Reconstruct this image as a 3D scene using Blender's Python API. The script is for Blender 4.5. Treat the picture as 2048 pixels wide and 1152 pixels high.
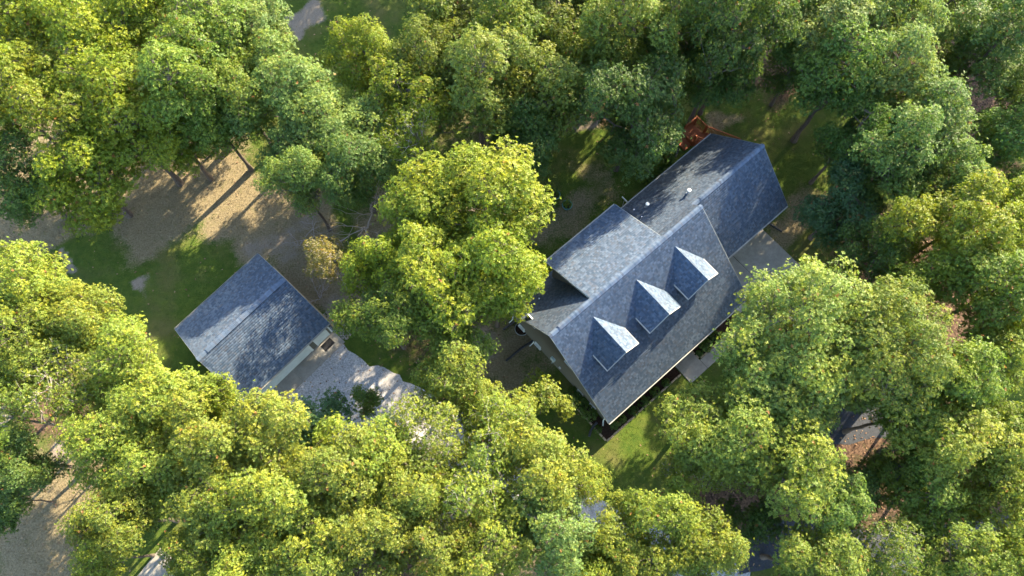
import bpy, math, random
import numpy as np
from mathutils import Vector, Matrix

# ------------------------------------------------------------------ clear
for o in list(bpy.data.objects):
    bpy.data.objects.remove(o, do_unlink=True)
scene = bpy.context.scene
C = scene.collection

# ------------------------------------------------------------------ camera
CAM_H, TILT, FPX = 50.0, 0.302, 1517.9
cd = bpy.data.cameras.new('camera')
cam = bpy.data.objects.new('camera', cd)
C.objects.link(cam)
cam.location = (0, 0, CAM_H)
cam.rotation_euler = (TILT, 0, 0)
cd.sensor_width = 36.0
cd.lens = FPX / 2048.0 * 36.0
cd.clip_end = 1000.0
scene.camera = cam

# ------------------------------------------------------------------ sky and sun
SUN_AZ, SUN_EL = math.radians(50), math.radians(31)      # azimuth counted from +x, towards the sun
world = bpy.data.worlds.new('World')
scene.world = world
world.use_nodes = True
wn = world.node_tree.nodes
wn.clear()
sky = wn.new('ShaderNodeTexSky')
sky.sky_type = 'NISHITA'
sky.sun_disc = False
sky.sun_elevation = SUN_EL
sky.sun_rotation = math.pi / 2 - SUN_AZ
bg = wn.new('ShaderNodeBackground')
bg.inputs['Strength'].default_value = 0.15
wo = wn.new('ShaderNodeOutputWorld')
world.node_tree.links.new(sky.outputs[0], bg.inputs[0])
world.node_tree.links.new(bg.outputs[0], wo.inputs[0])

sd = bpy.data.lights.new('sun', 'SUN')
sd.energy = 4.4
sd.angle = math.radians(0.53)
sd.color = (1.0, 0.85, 0.60)
sun = bpy.data.objects.new('sun', sd)
C.objects.link(sun)
svec = Vector((math.cos(SUN_AZ) * math.cos(SUN_EL), math.sin(SUN_AZ) * math.cos(SUN_EL), math.sin(SUN_EL)))
sun.rotation_euler = svec.to_track_quat('Z', 'Y').to_euler()
sun.location = svec * 120

vs = scene.view_settings
vs.view_transform = 'Standard'
vs.look = 'None'
vs.gamma = 1.0
vs.use_curve_mapping = False
vs.exposure = 2.65

# ------------------------------------------------------------------ pixel -> place
def unproj(px, py, z=0.0):
    a = (px - 1024) / FPX
    b = (576 - py) / FPX
    d = (a, math.sin(TILT) + b * math.cos(TILT), -math.cos(TILT) + b * math.sin(TILT))
    k = (z - CAM_H) / d[2]
    return (d[0] * k, d[1] * k)

HX, HY, HYAW = 2.173, 10.376, 0.713          # house frame: x along the ridge, -y towards the front
GX, GY, GYAW = -19.083, 9.576, 0.816         # garage frame
def frame(px, py, z, X, Y, yaw):
    x, y = unproj(px, py, z)
    x -= X; y -= Y
    c, s = math.cos(yaw), math.sin(yaw)
    return (x * c + y * s, -x * s + y * c)
def hpx(px, py, z=0.0): return frame(px, py, z, HX, HY, HYAW)
def gpx(px, py, z=0.0): return frame(px, py, z, GX, GY, GYAW)
def hworld(u, y):
    c, s = math.cos(HYAW), math.sin(HYAW)
    return (HX + u * c - y * s, HY + u * s + y * c)
def gworld(u, y):
    c, s = math.cos(GYAW), math.sin(GYAW)
    return (GX + u * c - y * s, GY + u * s + y * c)

# ------------------------------------------------------------------ mesh builder
class MB:
    def __init__(self):
        self.v = []; self.f = []; self.m = []; self.c = []
    def add(self, verts, faces, mi=0, col=None):
        n = len(self.v)
        self.v += [tuple(p) for p in verts]
        for q in faces:
            self.f.append([i + n for i in q]); self.m.append(mi)
        self.c += [col if col else (0.5, 0.5, 0.5)] * len(verts)
    def box(self, x0, x1, y0, y1, z0, z1, mi=0, col=None):
        v = [(x0, y0, z0), (x1, y0, z0), (x1, y1, z0), (x0, y1, z0), (x0, y0, z1), (x1, y0, z1), (x1, y1, z1), (x0, y1, z1)]
        self.add(v, [(3, 2, 1, 0), (4, 5, 6, 7), (0, 1, 5, 4), (1, 2, 6, 5), (2, 3, 7, 6), (3, 0, 4, 7)], mi, col)
    def prism(self, poly, z0, z1, mi=0, mi_side=None):
        n = len(poly)
        v = [(p[0], p[1], z0) for p in poly] + [(p[0], p[1], z1) for p in poly]
        self.add(v, [tuple(range(n, 2 * n))], mi)
        k = len(self.v) - 2 * n
        for i in range(n):
            j = (i + 1) % n
            self.f.append([k + i, k + j, k + n + j, k + n + i]); self.m.append(mi if mi_side is None else mi_side)
        self.f.append([k + i for i in range(n)][::-1]); self.m.append(mi)
    def extrude_x(self, prof, x0, x1, mi=0):
        """closed profile of (y,z), counter-clockwise seen from +x, swept along x"""
        n = len(prof)
        v = [(x0, p[0], p[1]) for p in prof] + [(x1, p[0], p[1]) for p in prof]
        fs = [tuple(range(n, 2 * n)), tuple(range(n))[::-1]]
        for i in range(n):
            j = (i + 1) % n
            fs.append((i, j, n + j, n + i))
        self.add(v, fs, mi)
    def extrude_y(self, prof, y0, y1, mi=0):
        n = len(prof)
        v = [(p[0], y0, p[1]) for p in prof] + [(p[0], y1, p[1]) for p in prof]
        fs = [tuple(range(n)), tuple(range(n, 2 * n))[::-1]]
        for i in range(n):
            j = (i + 1) % n
            fs.append((j, i, n + i, n + j))
        self.add(v, fs, mi)
    def tube(self, pts, rad, sides=6, mi=0, cap=True):
        pts = [Vector(p) for p in pts]
        if not hasattr(rad, '__len__'): rad = [rad] * len(pts)
        n = len(pts); base = len(self.v); ref = None
        for i, p in enumerate(pts):
            d = (pts[min(i + 1, n - 1)] - pts[max(i - 1, 0)])
            if d.length < 1e-9: d = Vector((0, 0, 1))
            d.normalize()
            if ref is None:
                ref = d.orthogonal().normalized()
            ref = (ref - d * ref.dot(d))
            ref = ref.normalized() if ref.length > 1e-6 else d.orthogonal().normalized()
            b = d.cross(ref)
            for k in range(sides):
                a = 2 * math.pi * k / sides
                self.v.append(tuple(p + (ref * math.cos(a) + b * math.sin(a)) * rad[i])); self.c.append((.5, .5, .5))
        for i in range(n - 1):
            for k in range(sides):
                k2 = (k + 1) % sides
                self.f.append([base + i * sides + k, base + i * sides + k2, base + (i + 1) * sides + k2, base + (i + 1) * sides + k]); self.m.append(mi)
        if cap:
            self.f.append([base + k for k in range(sides)][::-1]); self.m.append(mi)
            self.f.append([base + (n - 1) * sides + k for k in range(sides)]); self.m.append(mi)
    def build(self, name, mats, parent=None, smooth=False, color=False):
        me = bpy.data.meshes.new(name)
        me.from_pydata(self.v, [], self.f)
        if not isinstance(mats, (list, tuple)): mats = [mats]
        for m in mats: me.materials.append(m)
        if len(mats) > 1: me.polygons.foreach_set('material_index', self.m)
        if smooth: me.polygons.foreach_set('use_smooth', [True] * len(me.polygons))
        if color:
            a = me.attributes.new('tint', 'FLOAT_VECTOR', 'POINT')
            a.data.foreach_set('vector', np.array(self.c, dtype=np.float32).ravel())
        me.update()
        o = bpy.data.objects.new(name, me)
        C.objects.link(o)
        if parent: o.parent = parent
        return o

def np_mesh(name, V, F, mats, attrs=None, smooth=False):
    """V (n,3) float, F (m,k) int, all faces with k corners"""
    me = bpy.data.meshes.new(name)
    k = F.shape[1]
    me.vertices.add(len(V)); me.loops.add(F.size); me.polygons.add(len(F))
    me.vertices.foreach_set('co', np.ascontiguousarray(V, dtype=np.float32).ravel())
    me.loops.foreach_set('vertex_index', np.ascontiguousarray(F, dtype=np.int32).ravel())
    me.polygons.foreach_set('loop_start', np.arange(0, F.size, k, dtype=np.int32))
    me.polygons.foreach_set('loop_total', np.full(len(F), k, dtype=np.int32))
    for m in (mats if isinstance(mats, (list, tuple)) else [mats]): me.materials.append(m)
    if attrs:
        for an, av in attrs.items():
            a = me.attributes.new(an, 'FLOAT_VECTOR', 'POINT')
            a.data.foreach_set('vector', np.ascontiguousarray(av, dtype=np.float32).ravel())
    if smooth: me.polygons.foreach_set('use_smooth', np.ones(len(F), dtype=bool))
    me.update(calc_edges=True)
    return me
def link(name, me, parent=None):
    o = bpy.data.objects.new(name, me); C.objects.link(o)
    if parent: o.parent = parent
    return o
def empty(name, loc, rz=0.0, parent=None):
    o = bpy.data.objects.new(name, None); C.objects.link(o)
    o.location = loc; o.rotation_euler = (0, 0, rz); o.empty_display_size = 0.3
    if parent: o.parent = parent
    return o
def tag(o, label=None, cat=None, group=None, kind=None):
    if label: o['label'] = label
    if cat: o['category'] = cat
    if group: o['group'] = group
    if kind: o['kind'] = kind
    return o

# ------------------------------------------------------------------ materials
class NT:
    def __init__(self, name):
        self.mat = bpy.data.materials.new(name); self.mat.use_nodes = True
        self.t = self.mat.node_tree; self.n = self.t.nodes; self.n.clear()
        self.out = self.n.new('ShaderNodeOutputMaterial')
    def node(self, typ, **kw):
        nd = self.n.new(typ)
        for k, v in kw.items():
            if hasattr(nd, k): setattr(nd, k, v)
        return nd
    def link(self, a, b): self.t.links.new(a, b)
    def val(self, sock, v):
        if hasattr(v, 'is_output'): self.link(v, sock)
        else: sock.default_value = v
    def math(self, op, a, b=0.0, clamp=False):
        nd = self.node('ShaderNodeMath', operation=op); nd.use_clamp = clamp
        self.val(nd.inputs[0], a); self.val(nd.inputs[1], b)
        return nd.outputs[0]
    def mix(self, fac, a, b, blend='MIX'):
        nd = self.node('ShaderNodeMix'); nd.data_type = 'RGBA'; nd.blend_type = blend
        self.val(nd.inputs[0], fac)
        for s, v in ((nd.inputs[6], a), (nd.inputs[7], b)):
            if hasattr(v, 'is_output'): self.link(v, s)
            else: s.default_value = (v[0], v[1], v[2], 1)
        return nd.outputs[2]
    def noise(self, scale, detail=4, rough=.6, coord=None, w=None):
        nd = self.node('ShaderNodeTexNoise')
        nd.inputs['Scale'].default_value = scale; nd.inputs['Detail'].default_value = detail; nd.inputs['Roughness'].default_value = rough
        if coord is not None: self.link(coord, nd.inputs['Vector'])
        return nd.outputs['Fac']
    def ramp(self, fac, lo, hi):
        nd = self.node('ShaderNodeMapRange'); nd.inputs['From Min'].default_value = lo; nd.inputs['From Max'].default_value = hi
        self.val(nd.inputs['Value'], fac); return nd.outputs[0]
    def coord(self, which='Object'):
        return self.node('ShaderNodeTexCoord').outputs[which]
    def attr(self, name):
        nd = self.node('ShaderNodeAttribute'); nd.attribute_name = name
        sp = self.node('ShaderNodeSeparateXYZ'); self.link(nd.outputs['Vector'], sp.inputs[0])
        return sp.outputs
    def bsdf(self, color, rough=.8, spec=.3, bump=None, bstr=.3, bdist=.02, metal=0):
        p = self.node('ShaderNodeBsdfPrincipled')
        if hasattr(color, 'is_output'): self.link(color, p.inputs['Base Color'])
        else: p.inputs['Base Color'].default_value = (*color, 1)
        self.val(p.inputs['Roughness'], rough)
        p.inputs['Specular IOR Level'].default_value = spec
        p.inputs['Metallic'].default_value = metal
        if bump is not None:
            b = self.node('ShaderNodeBump'); b.inputs['Strength'].default_value = bstr; b.inputs['Distance'].default_value = bdist
            self.link(bump, b.inputs['Height']); self.link(b.outputs[0], p.inputs['Normal'])
        return p.outputs[0]
    def done(self, sh):
        self.link(sh, self.out.inputs[0]); return self.mat

M = {}
def simple(name, c1, c2, scale=6, rough=.8, spec=.3, bstr=.2, bdist=.01, metal=0, detail=5):
    k = NT(name); co = k.coord()
    n = k.noise(scale, detail, .6, co)
    M[name] = k.done(k.bsdf(k.mix(k.ramp(n, .3, .7), c1, c2), rough, spec, k.noise(scale * 6, 3, .6, co), bstr, bdist, metal))
simple('white_trim', (.46, .49, .46), (.58, .6, .57), 3, .5, .4, .05)
simple('door_white', (.42, .46, .44), (.52, .56, .54), 2, .55, .4, .05)
simple('grey_trim', (.20, .22, .20), (.28, .30, .27), 3, .6, .3, .05)
simple('gutter_paint', (.25, .25, .225), (.33, .33, .30), 3, .6, .3, .05)
simple('black_pipe', (.010, .011, .013), (.022, .023, .026), 5, .45, .5, .1)
simple('galvanised', (.22, .25, .25), (.36, .39, .39), 8, .45, .5, .1, metal=.6)
simple('brick', (.20, .075, .04), (.30, .12, .07), 12, .9, .2, .3)
simple('edging', (.24, .18, .11), (.36, .28, .19), 9, .95, .1, .4)
simple('timber', (.32, .24, .13), (.44, .34, .2), 9, .9, .1, .3)
simple('mulch', (.018, .011, .008), (.06, .034, .022), 14, .98, .1, .9, .04)
simple('soil', (.03, .02, .013), (.06, .04, .026), 20, .98, .1, .6)
simple('teal_glaze', (.05, .19, .19), (.09, .27, .27), 6, .35, .5, .05)
simple('meter_box', (.34, .42, .40), (.42, .5, .48), 6, .5, .4, .05)
simple('rubber', (.012, .013, .016), (.022, .023, .027), 30, .8, .2, .4)
simple('stone', (.20, .17, .14), (.42, .38, .33), 4, .9, .2, .5, .03)
simple('steel', (.42, .43, .43), (.6, .6, .6), 9, .35, .5, .05, metal=.5)
simple('dark_brown', (.045, .022, .014), (.075, .035, .02), 9, .8, .3, .3)
simple('asphalt', (.030, .033, .040), (.052, .056, .065), 9, .95, .2, .6, .01)

# window glass with a blind behind it
k = NT('glass'); M['glass'] = k.done(k.bsdf((.03, .04, .05), .06, .6))

# stained deck boards
k = NT('stained_wood'); co = k.coord(); mp = k.node('ShaderNodeMapping'); mp.inputs['Scale'].default_value = (2, 18, 18); k.link(co, mp.inputs[0])
n = k.noise(3, 5, .6, mp.outputs[0])
M['stained_wood'] = k.done(k.bsdf(k.mix(n, (.30, .085, .028), (.17, .05, .02)), .7, .3, n, .3, .01))

# lap siding
k = NT('siding'); co = k.coord(); sp = k.node('ShaderNodeSeparateXYZ'); k.link(co, sp.inputs[0])
saw = k.math('FRACT', k.math('MULTIPLY', sp.outputs[2], 1 / .11))
n = k.noise(1.3, 4, .6, co)
M['siding'] = k.done(k.bsdf(k.mix(n, (.085, .084, .064), (.112, .110, .086)), .75, .3, k.math('SUBTRACT', 1.0, saw), .8, .012))

# asphalt shingle tabs: colour per tab, granule speckle
k = NT('shingle'); co = k.coord(); a = k.attr('tint')
sp = k.noise(90, 2, .7, co); big = k.noise(.55, 4, .6, co)
c = k.mix(k.ramp(a[0], .15, .9), (.058, .089, .134), (.132, .174, .232))
c = k.mix(k.math('MULTIPLY', a[1], .5), c, (.105, .100, .105))
c = k.mix(k.ramp(big, .3, .75), c, k.mix(1.0, c, (.80, .84, .9), 'MULTIPLY'))
c = k.mix(k.ramp(sp, .35, .65), k.mix(1.0, c, (.72, .72, .72), 'MULTIPLY'), c)
M['shingle'] = k.done(k.bsdf(c, .92, .25, sp, .5, .004))

# concrete with stains
k = NT('concrete'); co = k.coord(); n1 = k.noise(.9, 6, .65, co); n2 = k.noise(7, 5, .7, co); n3 = k.noise(60, 3, .6, co)
c = k.mix(k.ramp(n1, .3, .72), (.18, .165, .14), (.30, .28, .245))
c = k.mix(k.ramp(n2, .45, .8), c, (.19, .17, .14))
M['concrete'] = k.done(k.bsdf(c, .92, .2, n3, .35, .004))

# gravel: voronoi stones, pale, with tracks of dust
k = NT('gravel'); co = k.coord()
vo = k.node('ShaderNodeTexVoronoi'); vo.inputs['Scale'].default_value = 15; k.link(co, vo.inputs['Vector'])
hs = k.node('ShaderNodeSeparateXYZ'); k.link(vo.outputs['Color'], hs.inputs[0])
n1 = k.noise(.7, 5, .6, co); n2 = k.noise(5, 5, .7, co)
c = k.mix(hs.outputs[0], (.17, .17, .175), (.42, .41, .40))
c = k.mix(k.ramp(n1, .35, .7), c, k.mix(.55, c, (.34, .31, .28)))
c = k.mix(k.ramp(n2, .55, .8), c, k.mix(.6, c, (.22, .2, .18)))
M['gravel'] = k.done(k.bsdf(c, .95, .2, vo.outputs['Distance'], -.8, .04))

# bark
for nm, c1, c2 in (('bark', (.055, .042, .034), (.15, .125, .105)), ('grey_bark', (.11, .092, .078), (.24, .21, .185)), ('pale_bark', (.22, .19, .16), (.42, .38, .33)), ('dead_wood', (.20, .17, .155), (.36, .32, .30))):
    k = NT(nm); co = k.coord(); mp = k.node('ShaderNodeMapping'); mp.inputs['Scale'].default_value = (6, 6, 1.2); k.link(co, mp.inputs[0])
    n = k.noise(3, 6, .7, mp.outputs[0])
    M[nm] = k.done(k.bsdf(k.mix(k.ramp(n, .3, .7), c1, c2), .95, .1, n, .8, .04))

# leaves: the tree's own colour comes from the object, each leaf and spray varies
k = NT('leaf'); a = k.attr('var'); oi = k.node('ShaderNodeObjectInfo')
base = oi.outputs['Color']
yel = k.mix(1.0, base, (1.42, 1.22, .60), 'MULTIPLY')
dk = k.mix(1.0, base, (.66, .84, .95), 'MULTIPLY')
c = k.mix(k.ramp(a[0], .45, 1.0), dk, base)
c = k.mix(k.math('MULTIPLY', k.ramp(a[2], .45, 1.0), .75), c, yel)
c = k.mix(1.0, c, k.mix(a[1], (.72, .72, .72), (1.28, 1.28, 1.28)), 'MULTIPLY')
rust = k.math('GREATER_THAN', a[0], .996)
c = k.mix(k.math('MULTIPLY', rust, .8), c, (.30, .10, .04))
p = k.node('ShaderNodeBsdfPrincipled'); k.link(c, p.inputs['Base Color']); p.inputs['Roughness'].default_value = .45; p.inputs['Specular IOR Level'].default_value = .25
tr = k.node('ShaderNodeBsdfTranslucent'); k.link(k.mix(1.0, c, (1.2, 1.25, .5), 'MULTIPLY'), tr.inputs[0])
mx = k.node('ShaderNodeMixShader'); mx.inputs[0].default_value = .42
k.link(p.outputs[0], mx.inputs[1]); k.link(tr.outputs[0], mx.inputs[2])
M['leaf'] = k.done(mx.outputs[0])

# ground cover: attribute 'cover' = (dry grass, bare earth, leaf litter), green lawn elsewhere
def ground_mat(name, blades):
    k = NT(name); co = k.node('ShaderNodeNewGeometry').outputs['Position']; a = k.attr('cover')
    n0 = k.noise(.35, 5, .6, co); n1 = k.noise(1.6, 6, .7, co); n2 = k.noise(9, 5, .7, co); n3 = k.noise(45, 3, .7, co)
    def cut(x, n, sharp): return k.math('ADD', k.math('MULTIPLY', k.math('ADD', x, k.math('SUBTRACT', k.math('MULTIPLY', n, 1.3), 1.15)), sharp), .5, True)
    green = k.mix(k.ramp(n1, .3, .7), (.036, .076, .010), (.092, .128, .018))
    green = k.mix(k.math('MULTIPLY', k.ramp(n0, .48, .70), .7), green, (.135, .118, .045))
    green = k.mix(k.ramp(n2, .5, .8), green, (.115, .120, .026))
    straw = k.mix(k.ramp(n2, .32, .68), (.125, .098, .052), (.300, .242, .145))
    straw = k.mix(k.ramp(n1, .55, .75), straw, (.12, .115, .045))
    dirt = k.mix(k.ramp(n2, .3, .75), (.20, .160, .120), (.30, .250, .195))
    vo = k.node('ShaderNodeTexVoronoi'); vo.inputs['Scale'].default_value = 9; k.link(co, vo.inputs['Vector'])
    hs = k.node('ShaderNodeSeparateXYZ'); k.link(vo.outputs['Color'], hs.inputs[0])
    lit = k.mix(hs.outputs[1], (.045, .028, .02), (.17, .105, .07))
    lit = k.mix(k.ramp(n1, .5, .75), lit, (.045, .055, .018))
    mixn = k.mix(.4, n1, n2)
    c = k.mix(cut(a[0], mixn, 3.5), green, straw)
    c = k.mix(cut(a[2], mixn, 4.0), c, lit)
    c = k.mix(cut(a[1], mixn, 3.2), c, dirt)
    if not blades:
        c = k.mix(k.ramp(n3, .3, .7), k.mix(1.0, c, (.72, .72, .72), 'MULTIPLY'), c)
    h = k.math('ADD', n3, k.math('MULTIPLY', n2, .8))
    return k.done(k.bsdf(c, .95, .12, h, .9, .05))
M['ground'] = ground_mat('ground', False)
M['grass'] = ground_mat('grass', True)
# ------------------------------------------------------------------ ground and paving
rng = np.random.default_rng(7)
def blobs(x, y, lst):
    r = np.zeros_like(x)
    x, y = (x + .9 * np.sin(.75 * y + .4) + .5 * np.sin(1.9 * y + 1.1 * x),
            y + .9 * np.sin(.7 * x + 1.3) + .5 * np.sin(1.7 * x - 1.3 * y))
    for (px, py, rp, amp) in lst:
        cx, cy = unproj(px, py)
        rad = rp / 29.0
        r = np.maximum(r, amp * np.exp(-(((x - cx) ** 2 + (y - cy) ** 2) / rad ** 2) ** 1.5))
    return r
STRAW = [(350, 400, 130, .95), (470, 410, 110, .95), (560, 450, 90, .9), (430, 310, 110, .9), (250, 330, 130, .85), (60, 400, 150, .9),
         (140, 470, 60, .8), (20, 520, 70, .7), (90, 1060, 130, .95), (60, 1140, 120, .9), (640, 570, 90, .95), (620, 480, 70, .9),
         (1010, 690, 110, .72), (1090, 730, 70, .6), (1130, 450, 75, .62), (1190, 370, 60, .5), (1450, 245, 45, .72), (1590, 430, 60, .72),
         (100, 200, 200, .7), (960, 1100, 90, .9), (1080, 1120, 90, .9), (1440, 970, 80, .6), (180, 930, 70, .8), (1000, 230, 200, .5), (760, 420, 80, .7)]
DIRT = [(600, 25, 36, .95), (620, 45, 22, .9), (280, 556, 19, .9), (140, 543, 18, .9), (122, 905, 30, .9), (590, 480, 45, .6), (545, 460, 40, .6),
        (985, 680, 50, .62), (1085, 745, 30, .6), (1190, 275, 26, .7), (1188, 1025, 22, .9), (990, 1110, 40, .8), (640, 640, 40, .6), (785, 745, 20, .8)]
LITTER = [(1550, 120, 110, .95), (1420, 60, 120, .9), (1900, 200, 190, .95), (1750, 60, 160, .9), (1980, 400, 150, .95), (1880, 620, 200, .95), (1750, 950, 130, .9),
          (1900, 900, 170, .9), (1480, 1000, 110, .85), (1650, 1020, 120, .9), (2000, 1080, 150, .85), (760, 1110, 90, .8), (600, 1000, 150, .6), (100, 820, 110, .8),
          (1180, 240, 60, .7), (870, 640, 120, .6), (1760, 480, 100, .85)]
def cover(x, y):
    s, d, l = blobs(x, y, STRAW), blobs(x, y, DIRT), blobs(x, y, LITTER)
    far = (np.abs(x) > 45) | (y > 42) | (y < -6)
    l = np.where(far, .8, l)
    return np.stack([s, d, l], -1)

def axis(lo, hi, step, far):
    a = np.arange(lo, hi + step / 2, step)
    ext = np.array([4, 12, 30, 70, 120, far], float)
    return np.concatenate([(lo - ext)[::-1], a, hi + ext])
gx, gy = axis(-46, 46, .4, 200), axis(-8, 46, .4, 200)
XX, YY = np.meshgrid(gx, gy, indexing='ij')
nx, ny = XX.shape
V = np.stack([XX.ravel(), YY.ravel(), np.zeros(XX.size)], -1)
idx = np.arange(nx * ny).reshape(nx, ny)
F = np.stack([idx[:-1, :-1].ravel(), idx[1:, :-1].ravel(), idx[1:, 1:].ravel(), idx[:-1, 1:].ravel()], -1)
gme = np_mesh('ground', V, F, M['ground'], {'cover': cover(V[:, 0], V[:, 1])})
tag(link('ground', gme), kind='structure')

def wobble(poly, step=.5, amp=.22, seed=1):
    r = random.Random(seed); out = []
    for i in range(len(poly)):
        a = Vector(poly[i]); b = Vector(poly[(i + 1) % len(poly)])
        n = max(1, int((b - a).length / step))
        for j in range(n):
            p = a.lerp(b, j / n)
            out.append((p.x + r.uniform(-amp, amp), p.y + r.uniform(-amp, amp)))
    return out
def sheet(name, poly, z0, z1, mat):
    m = MB(); m.prism(poly, z0, z1); return tag(m.build(name, mat), kind='structure')
gp = [(662, 652), (690, 688), (706, 708), (738, 730), (786, 742), (830, 775), (960, 840), (1040, 900), (1110, 955), (1190, 985), (1260, 1035), (1340, 1050), (1430, 1085), (1500, 1130), (1500, 1200),
      (1380, 1200), (1290, 1140), (1190, 1085), (1080, 1030), (960, 955), (860, 925), (700, 900), (610, 855), (545, 835), (520, 812)]
GRAVEL = wobble([unproj(*p) for p in gp], .45, .16, 3)
sheet('gravel_driveway', GRAVEL, -.05, .012, M['gravel'])
ap = [(1500, 700), (1560, 600), (1640, 560), (1720, 640), (1800, 760), (1815, 872), (1740, 878), (1700, 889), (1640, 890), (1600, 800)]
sheet('asphalt_driveway', wobble([unproj(*p) for p in ap], .6, .05, 5), -.05, .008, M['asphalt'])
ap = [(1470, 1085), (1560, 1040), (1640, 1045), (1800, 1075), (1960, 1030), (2090, 1020), (2090, 1090), (1960, 1085), (1800, 1130), (1640, 1110), (1480, 1150)]
sheet('road', wobble([unproj(*p) for p in ap], .6, .05, 6), -.05, .016, M['asphalt'])

def slabs(name, world_fn, rects, top=.06, mat='concrete', piece='slab'):
    """a paved piece of setting whose slabs are its parts"""
    root = empty(name, (0, 0, 0)); tag(root, kind='structure')
    c0 = world_fn
    for (u0, u1, y0, y1) in rects:
        m = MB(); g = .008; b = .012
        x0, x1, w0, w1 = u0 + g, u1 - g, y0 + g, y1 - g
        def ring(i, z): return [(*world_fn(x0 + i, w0 + i), z), (*world_fn(x1 - i, w0 + i), z), (*world_fn(x1 - i, w1 - i), z), (*world_fn(x0 + i, w1 - i), z)]
        v = ring(0, -.05) + ring(0, top - b) + ring(b, top)
        f = [(8, 9, 10, 11)]
        for r in (0, 4):
            for i in range(4):
                j = (i + 1) % 4
                f.append((r + i, r + j, r + 4 + j, r + 4 + i))
        m.add(v, f)
        m.build(piece, M[mat], root)
    return root
slabs('garage_apron', gworld, [(.15, 1.5, -4.2, -3.0), (1.5, 3.25, -4.2, -3.0), (3.25, 5.0, -4.2, -3.0), (5.0, 6.95, -4.2, -3.0)])
slabs('house_driveway', hworld, [(12.05, 14.95, -6.2, -2.75), (14.95, 18.0, -6.2, -2.75), (12.9, 15.4, -9.6, -6.2), (15.4, 18.0, -9.6, -6.2)])
slabs('front_walk', hworld, [(6.4, 7.95, -7.45, -5.8), (7.95, 9.6, -7.45, -6.7), (9.6, 11.2, -7.45, -6.7), (11.2, 12.9, -7.45, -6.7)], .07)
pw = unproj(303, 1135)
slabs('concrete_pad', lambda u, y: (pw[0] + u * math.cos(.95) - y * math.sin(.95), pw[1] + u * math.sin(.95) + y * math.cos(.95)), [(-1.3, 1.2, -1.5, .35)], .08)

# brick front step: bricks one by one
root = empty('front_step', (HX, HY, 0), HYAW)
tag(root, 'low red brick step under the front eave beside the concrete walk', 'step')
m = MB(); m.box(6.42, 7.93, -5.75, -5.4, -.02, .085); m.build('mortar_bed', M['concrete'], root)
bm = MB(); bm.box(-.095, .095, -.045, .045, 0, .03); bme = None
for r in range(4):
    for i in range(7):
        x = 6.53 + i * .205 + (.1 if r % 2 else 0)
        if x > 7.85: continue
        if bme is None:
            o = bm.build('brick', M['brick'], root); bme = o.data
        else:
            o = link('brick', bme, root)
        o.location = (x, -5.70 + r * .098, .08)

# planted bed along the front, with its edging
bed = [(-.38, -3.3), (-.38, -6.5), (6.35, -6.5), (6.35, -5.3), (.3, -5.3), (.3, -3.3)]
sheet('garden_bed', [hworld(*p) for p in bed], -.05, .03, M['mulch'])
bed2 = [(8.0, -5.3), (8.0, -6.62), (12.0, -6.62), (12.0, -5.3)]
sheet('garden_bed', [hworld(*p) for p in bed2], -.05, .034, M['mulch'])
def edging(name, label, segs, mat='edging', w=.06, h=.1, piece='edging_stone', L=.3):
    root = empty(name, (HX, HY, 0), HYAW); tag(root, label, 'edging')
    r = random.Random(5); me = None
    for (a, b) in segs:
        a = Vector(a); b = Vector(b); d = (b - a); n = max(1, int(d.length / L)); ang = math.atan2(d.y, d.x)
        for i in range(n):
            p = a.lerp(b, (i + .5) / n)
            if me is None:
                m = MB(); l2 = L / 2 - .01
                v = [(-l2, -w, -.03), (l2, -w, -.03), (l2, w, -.03), (-l2, w, -.03), (-l2, -w, h - .02), (l2, -w, h - .02), (l2, w, h - .02), (-l2, w, h - .02),
                     (-l2 + .02, -w + .02, h), (l2 - .02, -w + .02, h), (l2 - .02, w - .02, h), (-l2 + .02, w - .02, h)]
                f = [(8, 9, 10, 11)] + [(q + i2, q + (i2 + 1) % 4, q + 4 + (i2 + 1) % 4, q + 4 + i2) for q in (0, 4) for i2 in range(4)]
                m.add(v, f); o = m.build(piece, M[mat], root); me = o.data
            else:
                o = link(piece, me, root)
            o.location = (p.x + r.uniform(-.012, .012), p.y + r.uniform(-.012, .012), r.uniform(-.02, .01))
            o.rotation_euler = (r.uniform(-.04, .04), r.uniform(-.04, .04), ang + r.uniform(-.05, .05))
    return root
edging('bed_edging', 'tan stone edging around the corner bed in front of the house', [((-.42, -3.2), (-.42, -6.5)), ((-.42, -6.55), (6.3, -6.55))])
edging('walk_edging', 'short tan edging between the right planting bed and the concrete walk', [((7.99, -5.5), (7.99, -6.6)), ((8.1, -6.64), (11.9, -6.64))])
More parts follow.
